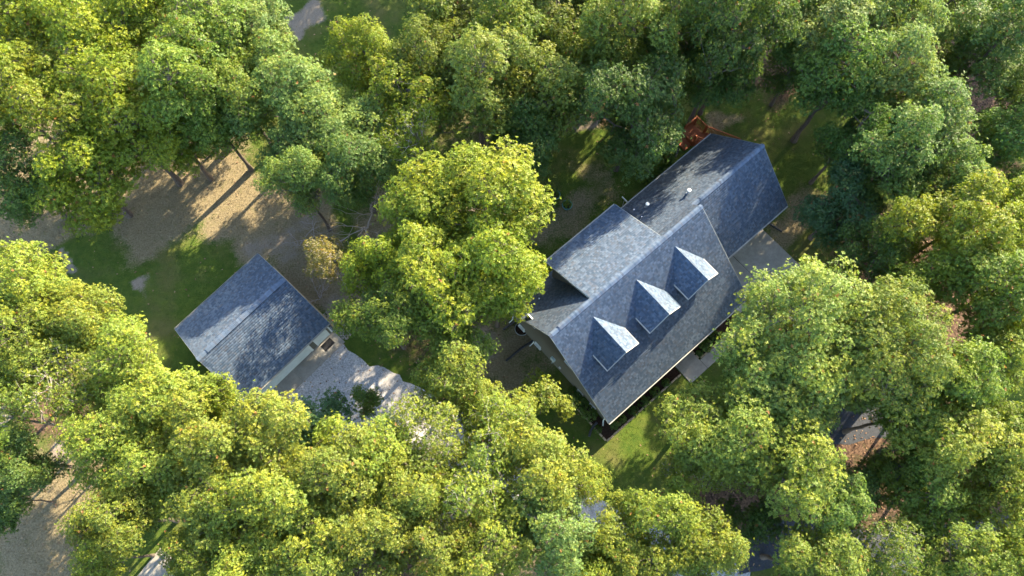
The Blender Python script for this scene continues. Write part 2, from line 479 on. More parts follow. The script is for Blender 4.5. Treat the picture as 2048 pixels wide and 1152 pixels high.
# river stones along the back wall
sb = [(8.6, 3.5), (8.6, 4.75), (12.2, 4.75), (12.2, 3.5)]
sheet('stone_bed', [hworld(*p) for p in sb], -.05, .02, M['soil'])
edging('stone_bed_edging', 'dark timber edging of the stone bed behind the house', [((8.6, 4.8), (12.2, 4.8))], 'dark_brown', .04, .12, 'edging_board', 1.2)
def stones(name, pts, r0, r1, seed, label=None):
    r = np.random.default_rng(seed); n = len(pts)
    base = np.array([(1, 0, 0), (-1, 0, 0), (0, 1, 0), (0, -1, 0), (0, 0, 1), (0, 0, -.4), (.7, .7, .3), (-.7, .7, .35), (.7, -.7, .3), (-.7, -.7, .35)], float)
    fc = np.array([(0, 6, 4), (6, 2, 4), (2, 7, 4), (7, 1, 4), (1, 9, 4), (9, 3, 4), (3, 8, 4), (8, 0, 4), (6, 0, 5), (2, 6, 5), (7, 2, 5), (1, 7, 5), (9, 1, 5), (3, 9, 5), (8, 3, 5), (0, 8, 5)])
    ang = r.uniform(0, 6.28, n); s = r.uniform(r0, r1, (n, 3)) * np.array([1.2, .9, .65])
    P = base[None] * (1 + r.uniform(-.18, .18, (n, len(base), 1))) * s[:, None]
    ca, sa = np.cos(ang)[:, None], np.sin(ang)[:, None]
    X = P[..., 0] * ca - P[..., 1] * sa; Y = P[..., 0] * sa + P[..., 1] * ca
    W = np.stack([X + pts[:, 0:1], Y + pts[:, 1:2], P[..., 2] + pts[:, 2:3]], -1).reshape(-1, 3)
    FF = (fc[None] + np.arange(n)[:, None, None] * len(base)).reshape(-1, 3)
    return tag(link(name, np_mesh(name, W, FF, M['stone'])), label, 'stones', kind='stuff')
pts = np.array([(*hworld(rng.uniform(8.7, 12.1), rng.uniform(3.55, 4.72)), .045) for _ in range(520)])
stones('river_stones', pts, .03, .075, 1, 'loose river stones in the narrow bed behind the house')
a = np.array(gworld(7.12, -2.2)); pts = []
for _ in range(420):
    u, y = rng.uniform(6.98, 7.75), rng.uniform(-4.15, -1.7)
    pts.append((*gworld(u, y), .02))
stones('rubble', np.array(pts), .025, .06, 2, 'loose grey rubble beside the right corner of the detached garage')

# ------------------------------------------------------------------ roofs
def shingles(planes, name, parent, seed=0, expo=.143):
    """planes: (O, a, b, La, Lb, skip) ; every tab is a thin tilted slab"""
    r = np.random.default_rng(seed); V = []; T = []
    for (O, a, b, La, Lb, skip) in planes:
        O, a, b = np.array(O, float), np.array(a, float), np.array(b, float); n = np.cross(a, b)
        nc = int(math.ceil(Lb / expo))
        for i in range(nc):
            y0 = i * expo; y1 = min(y0 + expo + .02, Lb)
            w = r.choice([.09, .11, .13, .16, .19], size=int(La / .1) + 4)
            x = np.cumsum(w) - r.uniform(.0, .3); x0 = np.clip(np.concatenate([[-.3], x[:-1]]), 0, La); x1 = np.clip(x, 0, La)
            ok = (x1 - x0) > .03
            x0, x1 = x0[ok], x1[ok]
            if skip:
                kp = ~((x0 > skip[0]) & (x1 < skip[1]) & (y0 > skip[2]) & (y1 < skip[3])); x0, x1 = x0[kp], x1[kp]
            k = len(x0)
            if not k: continue
            th = r.choice([.005, .011], size=k) + r.uniform(-.001, .001, k)
            def P(xx, yy, hh): return O + xx[:, None] * a + yy * b + np.atleast_1d(hh)[:, None] * n
            g = .003
            q = np.stack([P(x0 + g, y0, th), P(x1 - g, y0, th), P(x1 - g, y1, np.full(k, .003)), P(x0 + g, y1, np.full(k, .003)),
                          P(x0 + g, y0, np.full(k, -.002)), P(x1 - g, y0, np.full(k, -.002))], 1)
            V.append(q.reshape(-1, 3))
            t = np.stack([r.beta(1.5, 1.7, k), r.uniform(0, 1, k) ** 3, r.uniform(0, 1, k)], -1)
            T.append(np.repeat(t, 6, 0))
    V = np.concatenate(V); T = np.concatenate(T); n = len(V) // 6
    f = np.array([(0, 1, 2, 3), (4, 5, 1, 0)])
    F = (f[None] + np.arange(n)[:, None, None] * 6).reshape(-1, 4)
    o = link(name, np_mesh(name, V, F, M['shingle'], {'tint': T}), parent)
    o['kind'] = 'stuff'
    return o
def plane_slab(m, O, a, b, La, Lb, t=.16):
    O, a, b = Vector(O), Vector(a), Vector(b); n = a.cross(b)
    c = [O, O + a * La, O + a * La + b * Lb, O + b * Lb]
    m.add([tuple(p - n * t) for p in c] + [tuple(p - n * .001) for p in c],
          [(3, 2, 1, 0), (4, 5, 6, 7), (0, 1, 5, 4), (1, 2, 6, 5), (2, 3, 7, 6), (3, 0, 4, 7)])
def mk(O, top, a, La, skip=None):
    """plane from eave corner O to the ridge point 'top' with the same along-position"""
    O = Vector(O); d = Vector(top) - O
    return (tuple(O), tuple(a), tuple(d.normalized()), La, d.length, skip)
def ridge_cap(parent, p0, p1, half, sl, sr, lift, seed):
    """overlapping cap shingles along a level ridge; sl, sr = slopes of the two sides (drop per metre)"""
    r = random.Random(seed); m = MB(); p0, p1 = Vector(p0), Vector(p1); d = (p1 - p0); L = d.length; d.normalize(); s = d.cross(Vector((0, 0, 1)))
    n = int(L / .142)
    for i in range(n):
        q0 = p0 + d * (i * L / n); q1 = p0 + d * ((i + 1.25) * L / n)
        h0, h1 = lift + .028 + r.uniform(0, .008), lift + .008
        pr = []
        for q, h in ((q0, h0), (q1, h1)):
            pr += [q - s * half + Vector((0, 0, h - sl * half)), q + Vector((0, 0, h)), q + s * half + Vector((0, 0, h - sr * half)),
                   q + s * half + Vector((0, 0, h - sr * half - lift - .03)), q - s * half + Vector((0, 0, h - sl * half - lift - .03))]
        t = r.betavariate(1.8, 1.6)
        m.add([tuple(p) for p in pr], [(0, 1, 6, 5), (1, 2, 7, 6), (0, 4, 3, 2, 1), (2, 3, 8, 7), (4, 0, 5, 9)], 0, (t * .8 + .2, r.random() ** 3, .5))
    o = m.build('ridge_cap', M['shingle'], parent, color=True); o['kind'] = 'stuff'
    return o
def gutter(parent, x0, x1, y, z, side, mats=None):
    """open white trough along x at an eave; side = -1 front, +1 back"""
    m = MB(); w = .085; y1 = y + side * w
    prof = [(y, z - .10), (y, z - .02), (y + side * .012, z - .02), (y + side * .012, z - .09), (y1 - side * .012, z - .09), (y1 - side * .012, z - .005), (y1, z - .005), (y1, z - .10)]
    if side > 0: prof = prof[::-1]
    m.extrude_x(prof, x0, x1); return m.build('gutter', M['gutter_paint'], parent)
def rake_trim(parent, a, b, xside):
    """board under the roof edge from eave a to ridge b, standing at the gable"""
    m = MB(); a, b = Vector(a), Vector(b); t = .022 * xside
    v = [a + Vector((0, 0, -.004)), b + Vector((0, 0, -.004)), b + Vector((0, 0, -.20)), a + Vector((0, 0, -.20))]
    v2 = [p + Vector((t, 0, 0)) for p in v]
    m.add([tuple(p) for p in v + v2], [(0, 1, 2, 3), (7, 6, 5, 4), (0, 4, 5, 1), (1, 5, 6, 2), (2, 6, 7, 3), (3, 7, 4, 0)])
    return m.build('rake_board', M['grey_trim'], parent)
def window(parent, kind, pos, w, h, mats=('white_trim', 'glass')):
    """kind 'x-' faces -x, 'y-' faces -y, 'y+' faces +y; pos = centre on the wall face"""
    m = MB(); f = .07; d = .06
    def put(u0, u1, z0, z1, d0, d1, mi):
        if kind[0] == 'x':
            s = -1 if kind[1] == '-' else 1
            xs = sorted((pos[0] + s * d0, pos[0] + s * d1)); m.box(xs[0], xs[1], pos[1] + u0, pos[1] + u1, pos[2] + z0, pos[2] + z1, mi)
        else:
            s = -1 if kind[1] == '-' else 1
            ys = sorted((pos[1] + s * d0, pos[1] + s * d1)); m.box(pos[0] + u0, pos[0] + u1, ys[0], ys[1], pos[2] + z0, pos[2] + z1, mi)
    put(-w / 2, w / 2, h / 2 - f, h / 2, -.02, d, 0); put(-w / 2, -w / 2 + f, -h / 2 + f, h / 2 - f, -.02, d, 0); put(w / 2 - f, w / 2, -h / 2 + f, h / 2 - f, -.02, d, 0)
    put(-w / 2 - .04, w / 2 + .04, -h / 2, -h / 2 + f, -.02, d + .06, 0)
    put(-w / 2 + f, w / 2 - f, -.02, .02, -.02, d - .02, 0)
    put(-w / 2 + f, w / 2 - f, -h / 2 + f, -.02, -.02, .02, 1); put(-w / 2 + f, w / 2 - f, .02, h / 2 - f, -.02, .02, 1)
    return m.build('window', [M[x] for x in mats], parent)

# ------------------------------------------------------------------ the house
house = empty('house', (HX, HY, 0), HYAW)
tag(house, 'large house with blue-grey shingle roof, three gable dormers and taupe siding', 'house')
L, D, ZE, ZR, MBK = 12.364, 5.837, 2.686, 7.468, 1.259
mF = (ZR - ZE) / D
YB = 3.938; ZBE = ZR - MBK * YB
m = MB(); m.extrude_x([(-5.35, 0), (3.5, 0), (3.5, ZR - MBK * 3.5 - .2), (0, ZR - .28), (-5.35, ZR - mF * 5.35 - .2)], .38, 12.0); m.build('wall', M['siding'], house)
WR, ZWR, ZWE, YWF = .517, 6.798, 3.566, -3.103; mWf = (ZWR - ZWE) / (WR - YWF); mWb = (ZWR - ZWE) / (YB - WR)
m = MB(); m.extrude_x([(-2.72, 0), (3.46, 0), (3.46, ZWR - mWb * (3.46 - WR) - .2), (WR, ZWR - .26), (-2.72, ZWR - mWf * (WR + 2.72) - .2)], 11.9, 18.25); m.build('wall', M['siding'], house)
mD = (ZR - 5.688) / 3.944
m = MB(); m.extrude_x([(.2, 3.2), (3.53, 3.2), (3.53, ZR - mD * 3.53 - .19), (.2, ZR - mD * .2 - .24)], 3.6, 8.86); m.build('wall', M['siding'], house)
# roof decks, one part for each slope, with their shingles
P_front = mk((0, -D, ZE), (0, 0, ZR), (1, 0, 0), L)
P_back = mk((L, YB, ZBE), (L, 0, ZR), (-1, 0, 0), L, (3.6, 8.7, 0, 5.6))
P_wf = mk((12.1, YWF, ZWE), (12.1, WR, ZWR), (1, 0, 0), 18.617 - 12.1)
P_wb = mk((18.617, YB, ZWE), (18.617, WR, ZWR), (-1, 0, 0), 18.617 - 9.22)
P_shed = mk((9.163, 3.944, 5.688), (9.163, 0, ZR + .012), (-1, 0, 0), 9.163 - 3.296)
for nm, P, sdn in (('front_slope', P_front, 1), ('rear_slope', P_back, 2), ('wing_front_slope', P_wf, 3), ('wing_rear_slope', P_wb, 4), ('shed_dormer_roof', P_shed, 5)):
    m = MB(); plane_slab(m, *P[:5]); o = m.build('roof_slope', M['shingle'], house, color=True)
    shingles([P], 'shingles', o, sdn)
ridge_cap(house, (L + .01, 0, ZR), (.75, 0, ZR), .16, mF, .62, .075, 1)
ridge_cap(house, (.75, 0, ZR), (-.01, 0, ZR), .15, mF, 1.0, .02, 2)
ridge_cap(house, (18.63, WR, ZWR), (13.0, WR, ZWR), .16, mWf, mWb, .075, 3)
ridge_cap(house, (13.0, WR, ZWR), (12.35, WR, ZWR), .15, mWf, mWb, .02, 4)
gutter(house, 0, L, -D, ZE, -1); gutter(house, 12.4, 18.617, YWF, ZWE, -1); gutter(house, 9.22, 18.617, YB, ZWE, 1); gutter(house, 3.296, 9.163, 3.944, 5.688, 1); gutter(house, 0, 3.3, YB, ZBE, 1)
for a, b, s in (((0, -D, ZE), (0, 0, ZR), -1), ((0, YB, ZBE), (0, 0, ZR), -1), ((18.617, YWF, ZWE), (18.617, WR, ZWR), 1), ((18.617, YB, ZWE), (18.617, WR, ZWR), 1),
                ((3.296, 3.944, 5.688), (3.296, .15, ZR - mD * .15), -1), ((9.163, 3.944, 5.688), (9.163, .3, ZR - mD * .3), 1), ((L, -D, ZE), (L, 0, ZR), 1)):
    rake_trim(house, a, b, s)
# gable dormers
DZR, DZE, DHW, DVF = 6.894, 5.643, 1.253, -3.526
for uc in (2.805, 6.309, 9.547):
    d = empty('dormer', (uc, 0, 0), 0, house)
    yb = -(ZR - DZR) / mF + .1
    m = MB(); m.extrude_y([(-.98, 4.6), (.98, 4.6), (.98, DZR - .98 * (DZR - DZE) / DHW - .12), (0, DZR - .16), (-.98, DZR - .98 * (DZR - DZE) / DHW - .12)], DVF + .28, -1.2); m.build('dormer_wall', M['siding'], d)
    PL = mk((-DHW, yb, DZE), (0, yb, DZR), (0, -1, 0), yb - DVF); PR = mk((DHW, DVF, DZE), (0, DVF, DZR), (0, 1, 0), yb - DVF)
    m = MB(); plane_slab(m, *PL[:5], .1); plane_slab(m, *PR[:5], .1); m.build('dormer_roof', M['shingle'], d, color=True)
    shingles([PL, PR], 'shingles', d, int(uc * 10))
    m = MB()
    for s in (-1, 1):
        m.add([(s * DHW, DVF - .05, DZE + .010), (0, DVF - .05, DZR + .010), (0, DVF - .05, DZR - .14), (s * DHW, DVF - .05, DZE - .14),
               (s * DHW, DVF - .002, DZE + .010), (0, DVF - .002, DZR + .010), (0, DVF - .002, DZR - .14), (s * DHW, DVF - .002, DZE - .14)],
              [(0, 1, 2, 3), (7, 6, 5, 4), (0, 4, 5, 1), (2, 6, 7, 3), (3, 7, 4, 0)])
        xs = sorted((s * (DHW + .002), s * (DHW + .055))); m.box(xs[0], xs[1], DVF - .05, -2.3, DZE - .13, DZE - .003)
    m.build('fascia', M['gutter_paint'], d)
    window(d, 'y-', (0, DVF + .28, 5.62), .85, 1.25)
# gable wall: basement lights, meter, vents and downspouts
for yy in (2.72, 1.08, -3.1, -4.3): window(house, 'x-', (.38, yy, .42), .55, .5)
for yy in (1.9, -1.7): window(house, 'x-', (.38, yy, 4.6), .8, 1.2)
mx, my = hpx(1107, 718, 1.3)
m = MB(); m.box(.24, .38, my - .17, my + .17, 1.1, 1.6); m.tube([(.31, my, 1.1), (.31, my, .05)], .025, 6); m.build('meter_box', M['meter_box'], house)
m = MB(); m.box(.3, .38, my - .75, my - .6, .9, 1.15); m.build('valve_box', M['steel'], house)
def downspout(x, y, ztop, dirx, diry):
    m = MB(); m.tube([(x, y, ztop), (x, y, .3), (x + dirx * .1, y + diry * .1, .18), (x + dirx * .35, y + diry * .35, .12)], .045, 4); m.build('downspout', M['white_trim'], house)
downspout(.3, -5.42, 2.6, -.7, -.7); downspout(.3, 3.58, 2.4, -1, 0); downspout(18.32, -2.8, 3.4, 1, 0); downspout(7.0, -5.42, 2.5, -.3, -1); downspout(17.6, 3.55, 3.3, 0, 1); downspout(.3, 1.45, .5, -1, 0)
# roof vents
def vent(px, py, zr, h, r, cap=True):
    u, y = hpx(px, py, zr); zs = ZWR - mWb * (y - WR)
    m = MB(); m.tube([(u, y, zs - .2), (u, y, zs + h)], r, 10, 0)
    m.tube([(u, y, zs - .1), (u, y, zs + .06)], [r * 1.9, r * 1.2], 10, 0)
    o = m.build('vent_pipe', M['steel'], house)
    if cap:
        m = MB(); m.tube([(u, y, zs + h), (u, y, zs + h + .03), (u, y, zs + h + .10), (u, y, zs + h + .13)], [r * 1.1, r * 1.75, r * 1.75, r * .6], 12, 0); m.build('vent_cap', M['white_trim'], o)
vent(1297, 403, 5.6, .42, .07); vent(1377, 383, 6.2, .40, .07); vent(1285, 430, 6.0, .55, .03, False); vent(1271, 411, 5.0, .1, .04, False)
u, y = hpx(1079, 590, 5.0); zs = ZR - MBK * y
m = MB(); m.tube([(u, y, zs - .1), (u, y, zs + .25)], .035, 8); m.build('vent_pipe', M['steel'], house)
# front door, garage door of the wing, front windows
m = MB(); m.box(6.75, 7.7, -5.41, -5.35, .1, 2.2, 0); m.box(6.62, 6.75, -5.43, -5.35, .1, 2.3, 1); m.box(7.7, 7.83, -5.43, -5.35, .1, 2.3, 1); m.build('front_door', [M['brick'], M['white_trim']], house)
for xx in (1.8, 4.2, 9.6, 11.1): window(house, 'y-', (xx, -5.35, 1.45), .95, 1.4)
m = MB()
for i in range(4): m.box(13.3, 17.6, -2.77, -2.72, .06 + i * .55, .58 + i * .55)
m.build('garage_door', M['door_white'], house)
for xx in (4.6, 6.2, 7.8): window(house, 'y+', (xx, 3.53, 4.85), .85, 1.1)
for xx in (1.9, 5.0, 7.2): window(house, 'y+', (xx, 3.5, 1.4), .9, 1.2)
for xx in (10.6, 13.2, 15.8): window(house, 'y+', (xx, 3.5 if xx < 12 else 3.46, 1.7), .9, 1.2)

# ------------------------------------------------------------------ detached garage
gar = empty('detached_garage', (GX, GY, 0), GYAW)
tag(gar, 'detached garage with blue-grey gable roof and white overhead door beside the gravel', 'garage')
gL, gD, gZE, gZR = 7.05, 3.456, 2.8, 4.765; mG = (gZR - gZE) / gD
WX0, WX1, WY0, WY1 = .2, 6.82, -3.04, 3.1
m = MB(); m.extrude_x([(WY0, 0), (WY1, 0), (WY1, gZR - mG * WY1 - .18), (0, gZR - .22), (WY0, gZR + mG * WY0 - .18)], WX0, WX1); m.build('wall', M['siding'], gar)
GF = mk((0, -gD, gZE), (0, 0, gZR), (1, 0, 0), gL); GB = mk((gL, gD, gZE), (gL, 0, gZR), (-1, 0, 0), gL)
for P, sdn in ((GF, 11), (GB, 12)):
    m = MB(); plane_slab(m, *P[:5]); o = m.build('roof_slope', M['shingle'], gar, color=True); shingles([P], 'shingles', o, sdn)
ridge_cap(gar, (gL - .55, 0, gZR), (.75, 0, gZR), .17, mG * .75, mG * .75, .07, 5)
ridge_cap(gar, (gL + .01, 0, gZR), (gL - .55, 0, gZR), .15, mG, mG, .015, 6); ridge_cap(gar, (.75, 0, gZR), (-.01, 0, gZR), .15, mG, mG, .015, 7)
gutter(gar, 0, gL, -gD, gZE, -1); gutter(gar, 0, gL, gD, gZE, 1)
for a, b, s in (((0, -gD, gZE), (0, 0, gZR), -1), ((0, gD, gZE), (0, 0, gZR), -1), ((gL, -gD, gZE), (gL, 0, gZR), 1), ((gL, gD, gZE), (gL, 0, gZR), 1)): rake_trim(gar, a, b, s)
DX0, DX1 = 1.0, 5.0
door = MB(); panel_root = empty('overhead_door', (0, 0, 0), 0, gar)
for i in range(4):
    m = MB(); z0 = .03 + i * .54
    m.box(DX0, DX1, WY0 - .03, WY0 + .02, z0, z0 + .525)
    for j in range(8):
        x0 = DX0 + .07 + j * (DX1 - DX0 - .06) / 8; m.box(x0, x0 + .36, WY0 - .045, WY0 - .03, z0 + .09, z0 + .43)
    m.build('door_panel', M['door_white'], panel_root)
for x0, x1 in ((DX0 - .14, DX0), (DX1, DX1 + .14)):
    m = MB(); m.box(x0, x1, WY0 - .06, WY0 + .01, .03, 2.3); m.build('door_jamb', M['white_trim'], gar)
m = MB(); m.box(DX0 - .14, DX1 + .14, WY0 - .07, WY0 + .01, 2.2, 2.36); m.build('door_header', M['white_trim'], gar)
m = MB(); m.box(5.62, 6.5, WY0 - .04, WY0 + .01, .05, 2.1, 0); m.box(5.5, 5.62, WY0 - .06, WY0 + .01, .03, 2.22, 0); m.box(6.5, 6.62, WY0 - .06, WY0 + .01, .03, 2.22, 0)
o = m.build('entry_door', M['door_white'], gar)
m = MB(); m.tube([(5.72, WY0 - .04, 1.0), (5.72, WY0 - .1, 1.0)], .03, 8); m.build('door_knob', M['steel'], o)
for xx in (WX0, WX1):
    m = MB(); m.box(xx - .05, xx + .05, WY0 - .025, WY0 + .06, .02, 2.7); m.build('corner_board', M['white_trim'], gar)
m = MB(); m.box(WX0 - .06, WX1 + .06, WY0 - .05, WY1 + .05, -.1, .07); m.build('foundation', M['concrete'], gar)
m = MB(); m.box(5.32, 5.42, WY0 - .14, WY0, 1.75, 1.95); m.build('wall_lamp', M['rubber'], gar)
# timber along the two gable sides
for nm, lb, x, y0, y1 in (('timber_edging', 'weathered timber along the upper right side of the detached garage', gL + .1, -3.0, 3.3), ('timber_edging', 'weathered timber along the lower left side of the detached garage', -.12, -.4, 3.2)):
    root = empty(nm, (GX, GY, 0), GYAW); tag(root, lb, 'edging')
    n = 3
    for i in range(n):
        m = MB(); a = y0 + (y1 - y0) * i / n; b = y0 + (y1 - y0) * (i + 1) / n - .02; m.box(x - .07, x + .07, a, b, -.02, .16); m.build('timber', M['timber'], root)
# door mat
gu, gyy = gpx(654, 677, .06)
root = empty('door_mat', (*gworld(6.02, -3.5), .06), GYAW); tag(root, 'black rubber mat at the side door of the detached garage', 'mat')
m = MB(); m.box(-.42, .42, -.26, .26, .001, .012); m.build('mat_base', M['rubber'], root)
m = MB()
for i in range(11): m.box(-.37, .37, -.23 + i * .042, -.215 + i * .042, .0115, .02)
m.build('mat_ribs', M['rubber'], root)
# ------------------------------------------------------------------ drain pipes
def pipe(label, pts, r=.085):
    w = [Vector((*unproj(px, py, z), z)) for px, py, z in pts]
    fine = []
    for i in range(len(w) - 1):
        n = max(2, int((w[i + 1] - w[i]).length / .06))
        fine += [w[i].lerp(w[i + 1], j / n) for j in range(n)]
    fine.append(w[-1])
    m = MB(); m.tube(fine, [r * (1.0 if i % 2 else .86) for i in range(len(fine))], 10)
    o = m.build('drain_pipe', M['black_pipe'], smooth=False); tag(o, label, 'pipe', 'black drain pipes on the ground')
pipe('long black corrugated drain pipe running out from the middle of the gable wall', [(1069, 676, .25), (1067, 681, .10), (1042, 697, .09), (1012, 722, .09)])
pipe('short black drain pipe at the rear left corner of the house', [(1031, 640, .2), (1026, 645, .1), (1006, 659, .09)])
pipe('curved black drain pipe at the front left corner by the planted bed', [(1194, 845, .25), (1188, 851, .15), (1182, 860, .11), (1178, 873, .09)])
pipe('black drain pipe on the bare ground right of the house driveway', [(1536, 445, .2), (1541, 449, .1), (1564, 463, .09)])
pipe('black drain pipe beside the shrubs near the wooden steps', [(1359, 297, .2), (1356, 301, .1), (1351, 314, .09)])

# ------------------------------------------------------------------ window wells
def well(label, u, y, ang, r=.5, h=.28):
    root = empty('window_well', (*hworld(u, y), 0), HYAW + ang); tag(root, label, 'window well', 'window wells')
    m = MB(); n = 18
    for i in range(n):
        a0, a1 = math.pi * i / n, math.pi * (i + 1) / n
        for ri, ro in ((r, r + .035),):
            p = lambda a, q, z: (q * math.cos(a) * 1.0, q * math.sin(a), z)
            v = [p(a0, ri, 0), p(a1, ri, 0), p(a1, ri, h), p(a0, ri, h), p(a0, ro, 0), p(a1, ro, 0), p(a1, ro, h), p(a0, ro, h)]
            m.add(v, [(0, 3, 2, 1), (4, 5, 6, 7), (3, 7, 6, 2)])
    m.build('liner', M['galvanised'], root)
    m = MB(); m.prism([(r * .98 * math.cos(math.pi * i / n), r * .98 * math.sin(math.pi * i / n)) for i in range(n + 1)], .005, .04); m.build('well_floor', M['mulch'], root)
u1 = hpx(1282, 385)[0]; u2 = hpx(1256, 408)[0]
well('grey half-round window well nearer the hedge behind the house', u1, 3.55, 0)
well('grey half-round window well beside the short T-shaped post', u2, 3.55, 0)
well('half-round window well with dark mulch at the gable wall', .36, 2.72, math.pi / 2, .45, .12)

# ------------------------------------------------------------------ T post
bx, by = unproj(1245, 411)
root = empty('hose_post', (bx, by, 0), HYAW); tag(root, 'short grey post with a white crossbar beside the back eave', 'post')
m = MB(); m.tube([(0, 0, 0), (0, 0, 1.05)], .022, 8); m.build('post', M['steel'], root)
m = MB(); m.box(-.04, .04, -.26, .26, 1.03, 1.11); m.build('crossbar', M['white_trim'], root)

# ------------------------------------------------------------------ wooden steps at the end of the wing
root = empty('wooden_steps', (HX, HY, 0), HYAW)
tag(root, 'reddish stained wooden steps with railing at the far end of the house', 'steps')
def board(name, x0, x1, y0, y1, z0, z1, par=root):
    m = MB(); m.box(x0, x1, y0, y1, z0, z1); return m.build(name, M['stained_wood'], par)
for i in range(5): board('step_board', 18.12 + i * .14, 18.12 + i * .14 + .132, 5.02, 5.92, .16, .2)
board('step_riser', 18.14, 18.78, 5.05, 5.89, 0, .155)
for i in range(8): board('landing_board', 18.86 + i * .143, 18.86 + i * .143 + .136, 5.02, 6.12, .40, .44)
for x in (18.9, 19.9): board('landing_joist', x - .05, x + .05, 5.05, 6.08, 0, .395)
NT_, RISE, RUN = 9, .185, .27
for i in range(NT_):
    y1 = 5.0 - i * RUN
    board('tread', 18.9, 19.98, y1 - .25, y1, .44 + (i + 1) * RISE - .04, .44 + (i + 1) * RISE)
for x in (18.84, 20.0):
    m = MB(); yA, yB = 5.05, 5.0 - NT_ * RUN
    m.add([(x, yA, .1), (x, yB, .1 + NT_ * RISE), (x, yB, .5 + NT_ * RISE), (x, yA, .5), (x + .045, yA, .1), (x + .045, yB, .1 + NT_ * RISE), (x + .045, yB, .5 + NT_ * RISE), (x + .045, yA, .5)],
          [(0, 1, 2, 3), (7, 6, 5, 4), (0, 4, 5, 1), (2, 6, 7, 3), (3, 7, 4, 0), (1, 5, 6, 2)])
    m.build('stringer', M['stained_wood'], root)
def rail(a, b, nb, h=1.0):
    a, b = Vector(a), Vector(b); d = b - a
    perp = Vector((-d.y, d.x, 0)).normalized() * .045
    for hh, t in ((h, .04), (.12, .035)):
        m = MB(); v = []
        for p in (a, b):
            for s in (-1, 1):
                for z in (0, t): v.append(tuple(p + perp * s + Vector((0, 0, hh + z))))
        m.add(v, [(0, 1, 3, 2), (4, 6, 7, 5), (0, 4, 5, 1), (2, 3, 7, 6), (1, 5, 7, 3), (0, 2, 6, 4)]); m.build('hand_rail' if hh == h else 'bottom_rail', M['stained_wood'], root)
    for i in range(nb):
        p = a + d * ((i + .5) / nb)
        m = MB(); m.box(p.x - .018, p.x + .018, p.y - .018, p.y + .018, p.z + .12, p.z + h + .005); m.build('baluster', M['stained_wood'], root)
    for p in (a, b):
        m = MB(); m.box(p.x - .05, p.x + .05, p.y - .05, p.y + .05, max(0, p.z - .44) if p.z < .6 else p.z - .5, p.z + h + .06); m.build('post', M['stained_wood'], root)
rail((18.92, 6.08, .44), (20.0, 6.08, .44), 9)
rail((20.02, 6.0, .44), (20.02, 5.1, .44), 8)
yT = 5.0 - NT_ * RUN
rail((20.02, 5.0, .46), (20.02, yT, .44 + NT_ * RISE), 22)
rail((18.86, 5.0, .46), (18.86, yT, .44 + NT_ * RISE), 20)
for i in range(12): board('deck_board', 18.27 + i * .143, 18.27 + i * .143 + .137, -.2, yT - .02, .44 + NT_ * RISE - .04, .44 + NT_ * RISE)
for x, y in ((18.4, 0), (19.9, 0), (18.4, 2.2), (19.9, 2.2)): board('deck_post', x - .06, x + .06, y - .06, y + .06, 0, .4 + NT_ * RISE)
rail((20.02, yT - .05, .44 + NT_ * RISE), (20.02, -.15, .44 + NT_ * RISE), 20)

# ------------------------------------------------------------------ leaves and branches
def unit(v): return v / (np.linalg.norm(v, axis=-1, keepdims=True) + 1e-9)
def leaf_cloud(r, P, axis, clump_id, nclump, leaf, per=7, spread=64):
    """rosettes at P pointing along axis, each of 'per' folded rhombic leaves"""
    n = len(P)
    ref = unit(r.normal(size=(n, 3))); e1 = unit(np.cross(axis, ref)); e2 = np.cross(axis, e1)
    th = (np.arange(per)[None] * 2 * np.pi / per + r.uniform(0, 6.28, (n, 1)) + r.normal(0, .25, (n, per)))
    ph = np.radians(r.normal(spread, 16, (n, per)))
    rad = e1[:, None] * np.cos(th)[..., None] + e2[:, None] * np.sin(th)[..., None]
    d = axis[:, None] * np.cos(ph)[..., None] + rad * np.sin(ph)[..., None]
    up = axis[:, None] * np.sin(ph)[..., None] - rad * np.cos(ph)[..., None]
    side = np.cross(d, up)
    ln = leaf * r.uniform(.7, 1.25, (n, per, 1)); wd = ln * r.uniform(.32, .46, (n, per, 1))
    b = P[:, None] + d * ln * .06
    mid = b + d * ln * .5 + up * ln * .07
    tip = b + d * ln - up * ln * .10 - np.array([0, 0, .12]) * ln
    V = np.stack([b, mid + side * wd * .5, tip, mid - side * wd * .5], 2).reshape(-1, 3)
    k = n * per
    F = np.arange(k * 4).reshape(k, 4)
    ros = np.repeat(r.uniform(0, 1, n), per); lv = r.uniform(0, 1, k); cl = r.uniform(0, 1, nclump)[np.repeat(clump_id, per)]
    top = np.clip(.5 * cl + .5 * np.repeat(r.uniform(0, 1, n), per), 0, 1)
    A = np.repeat(np.stack([ros, lv, top], -1), 4, 0)
    return V, F, A

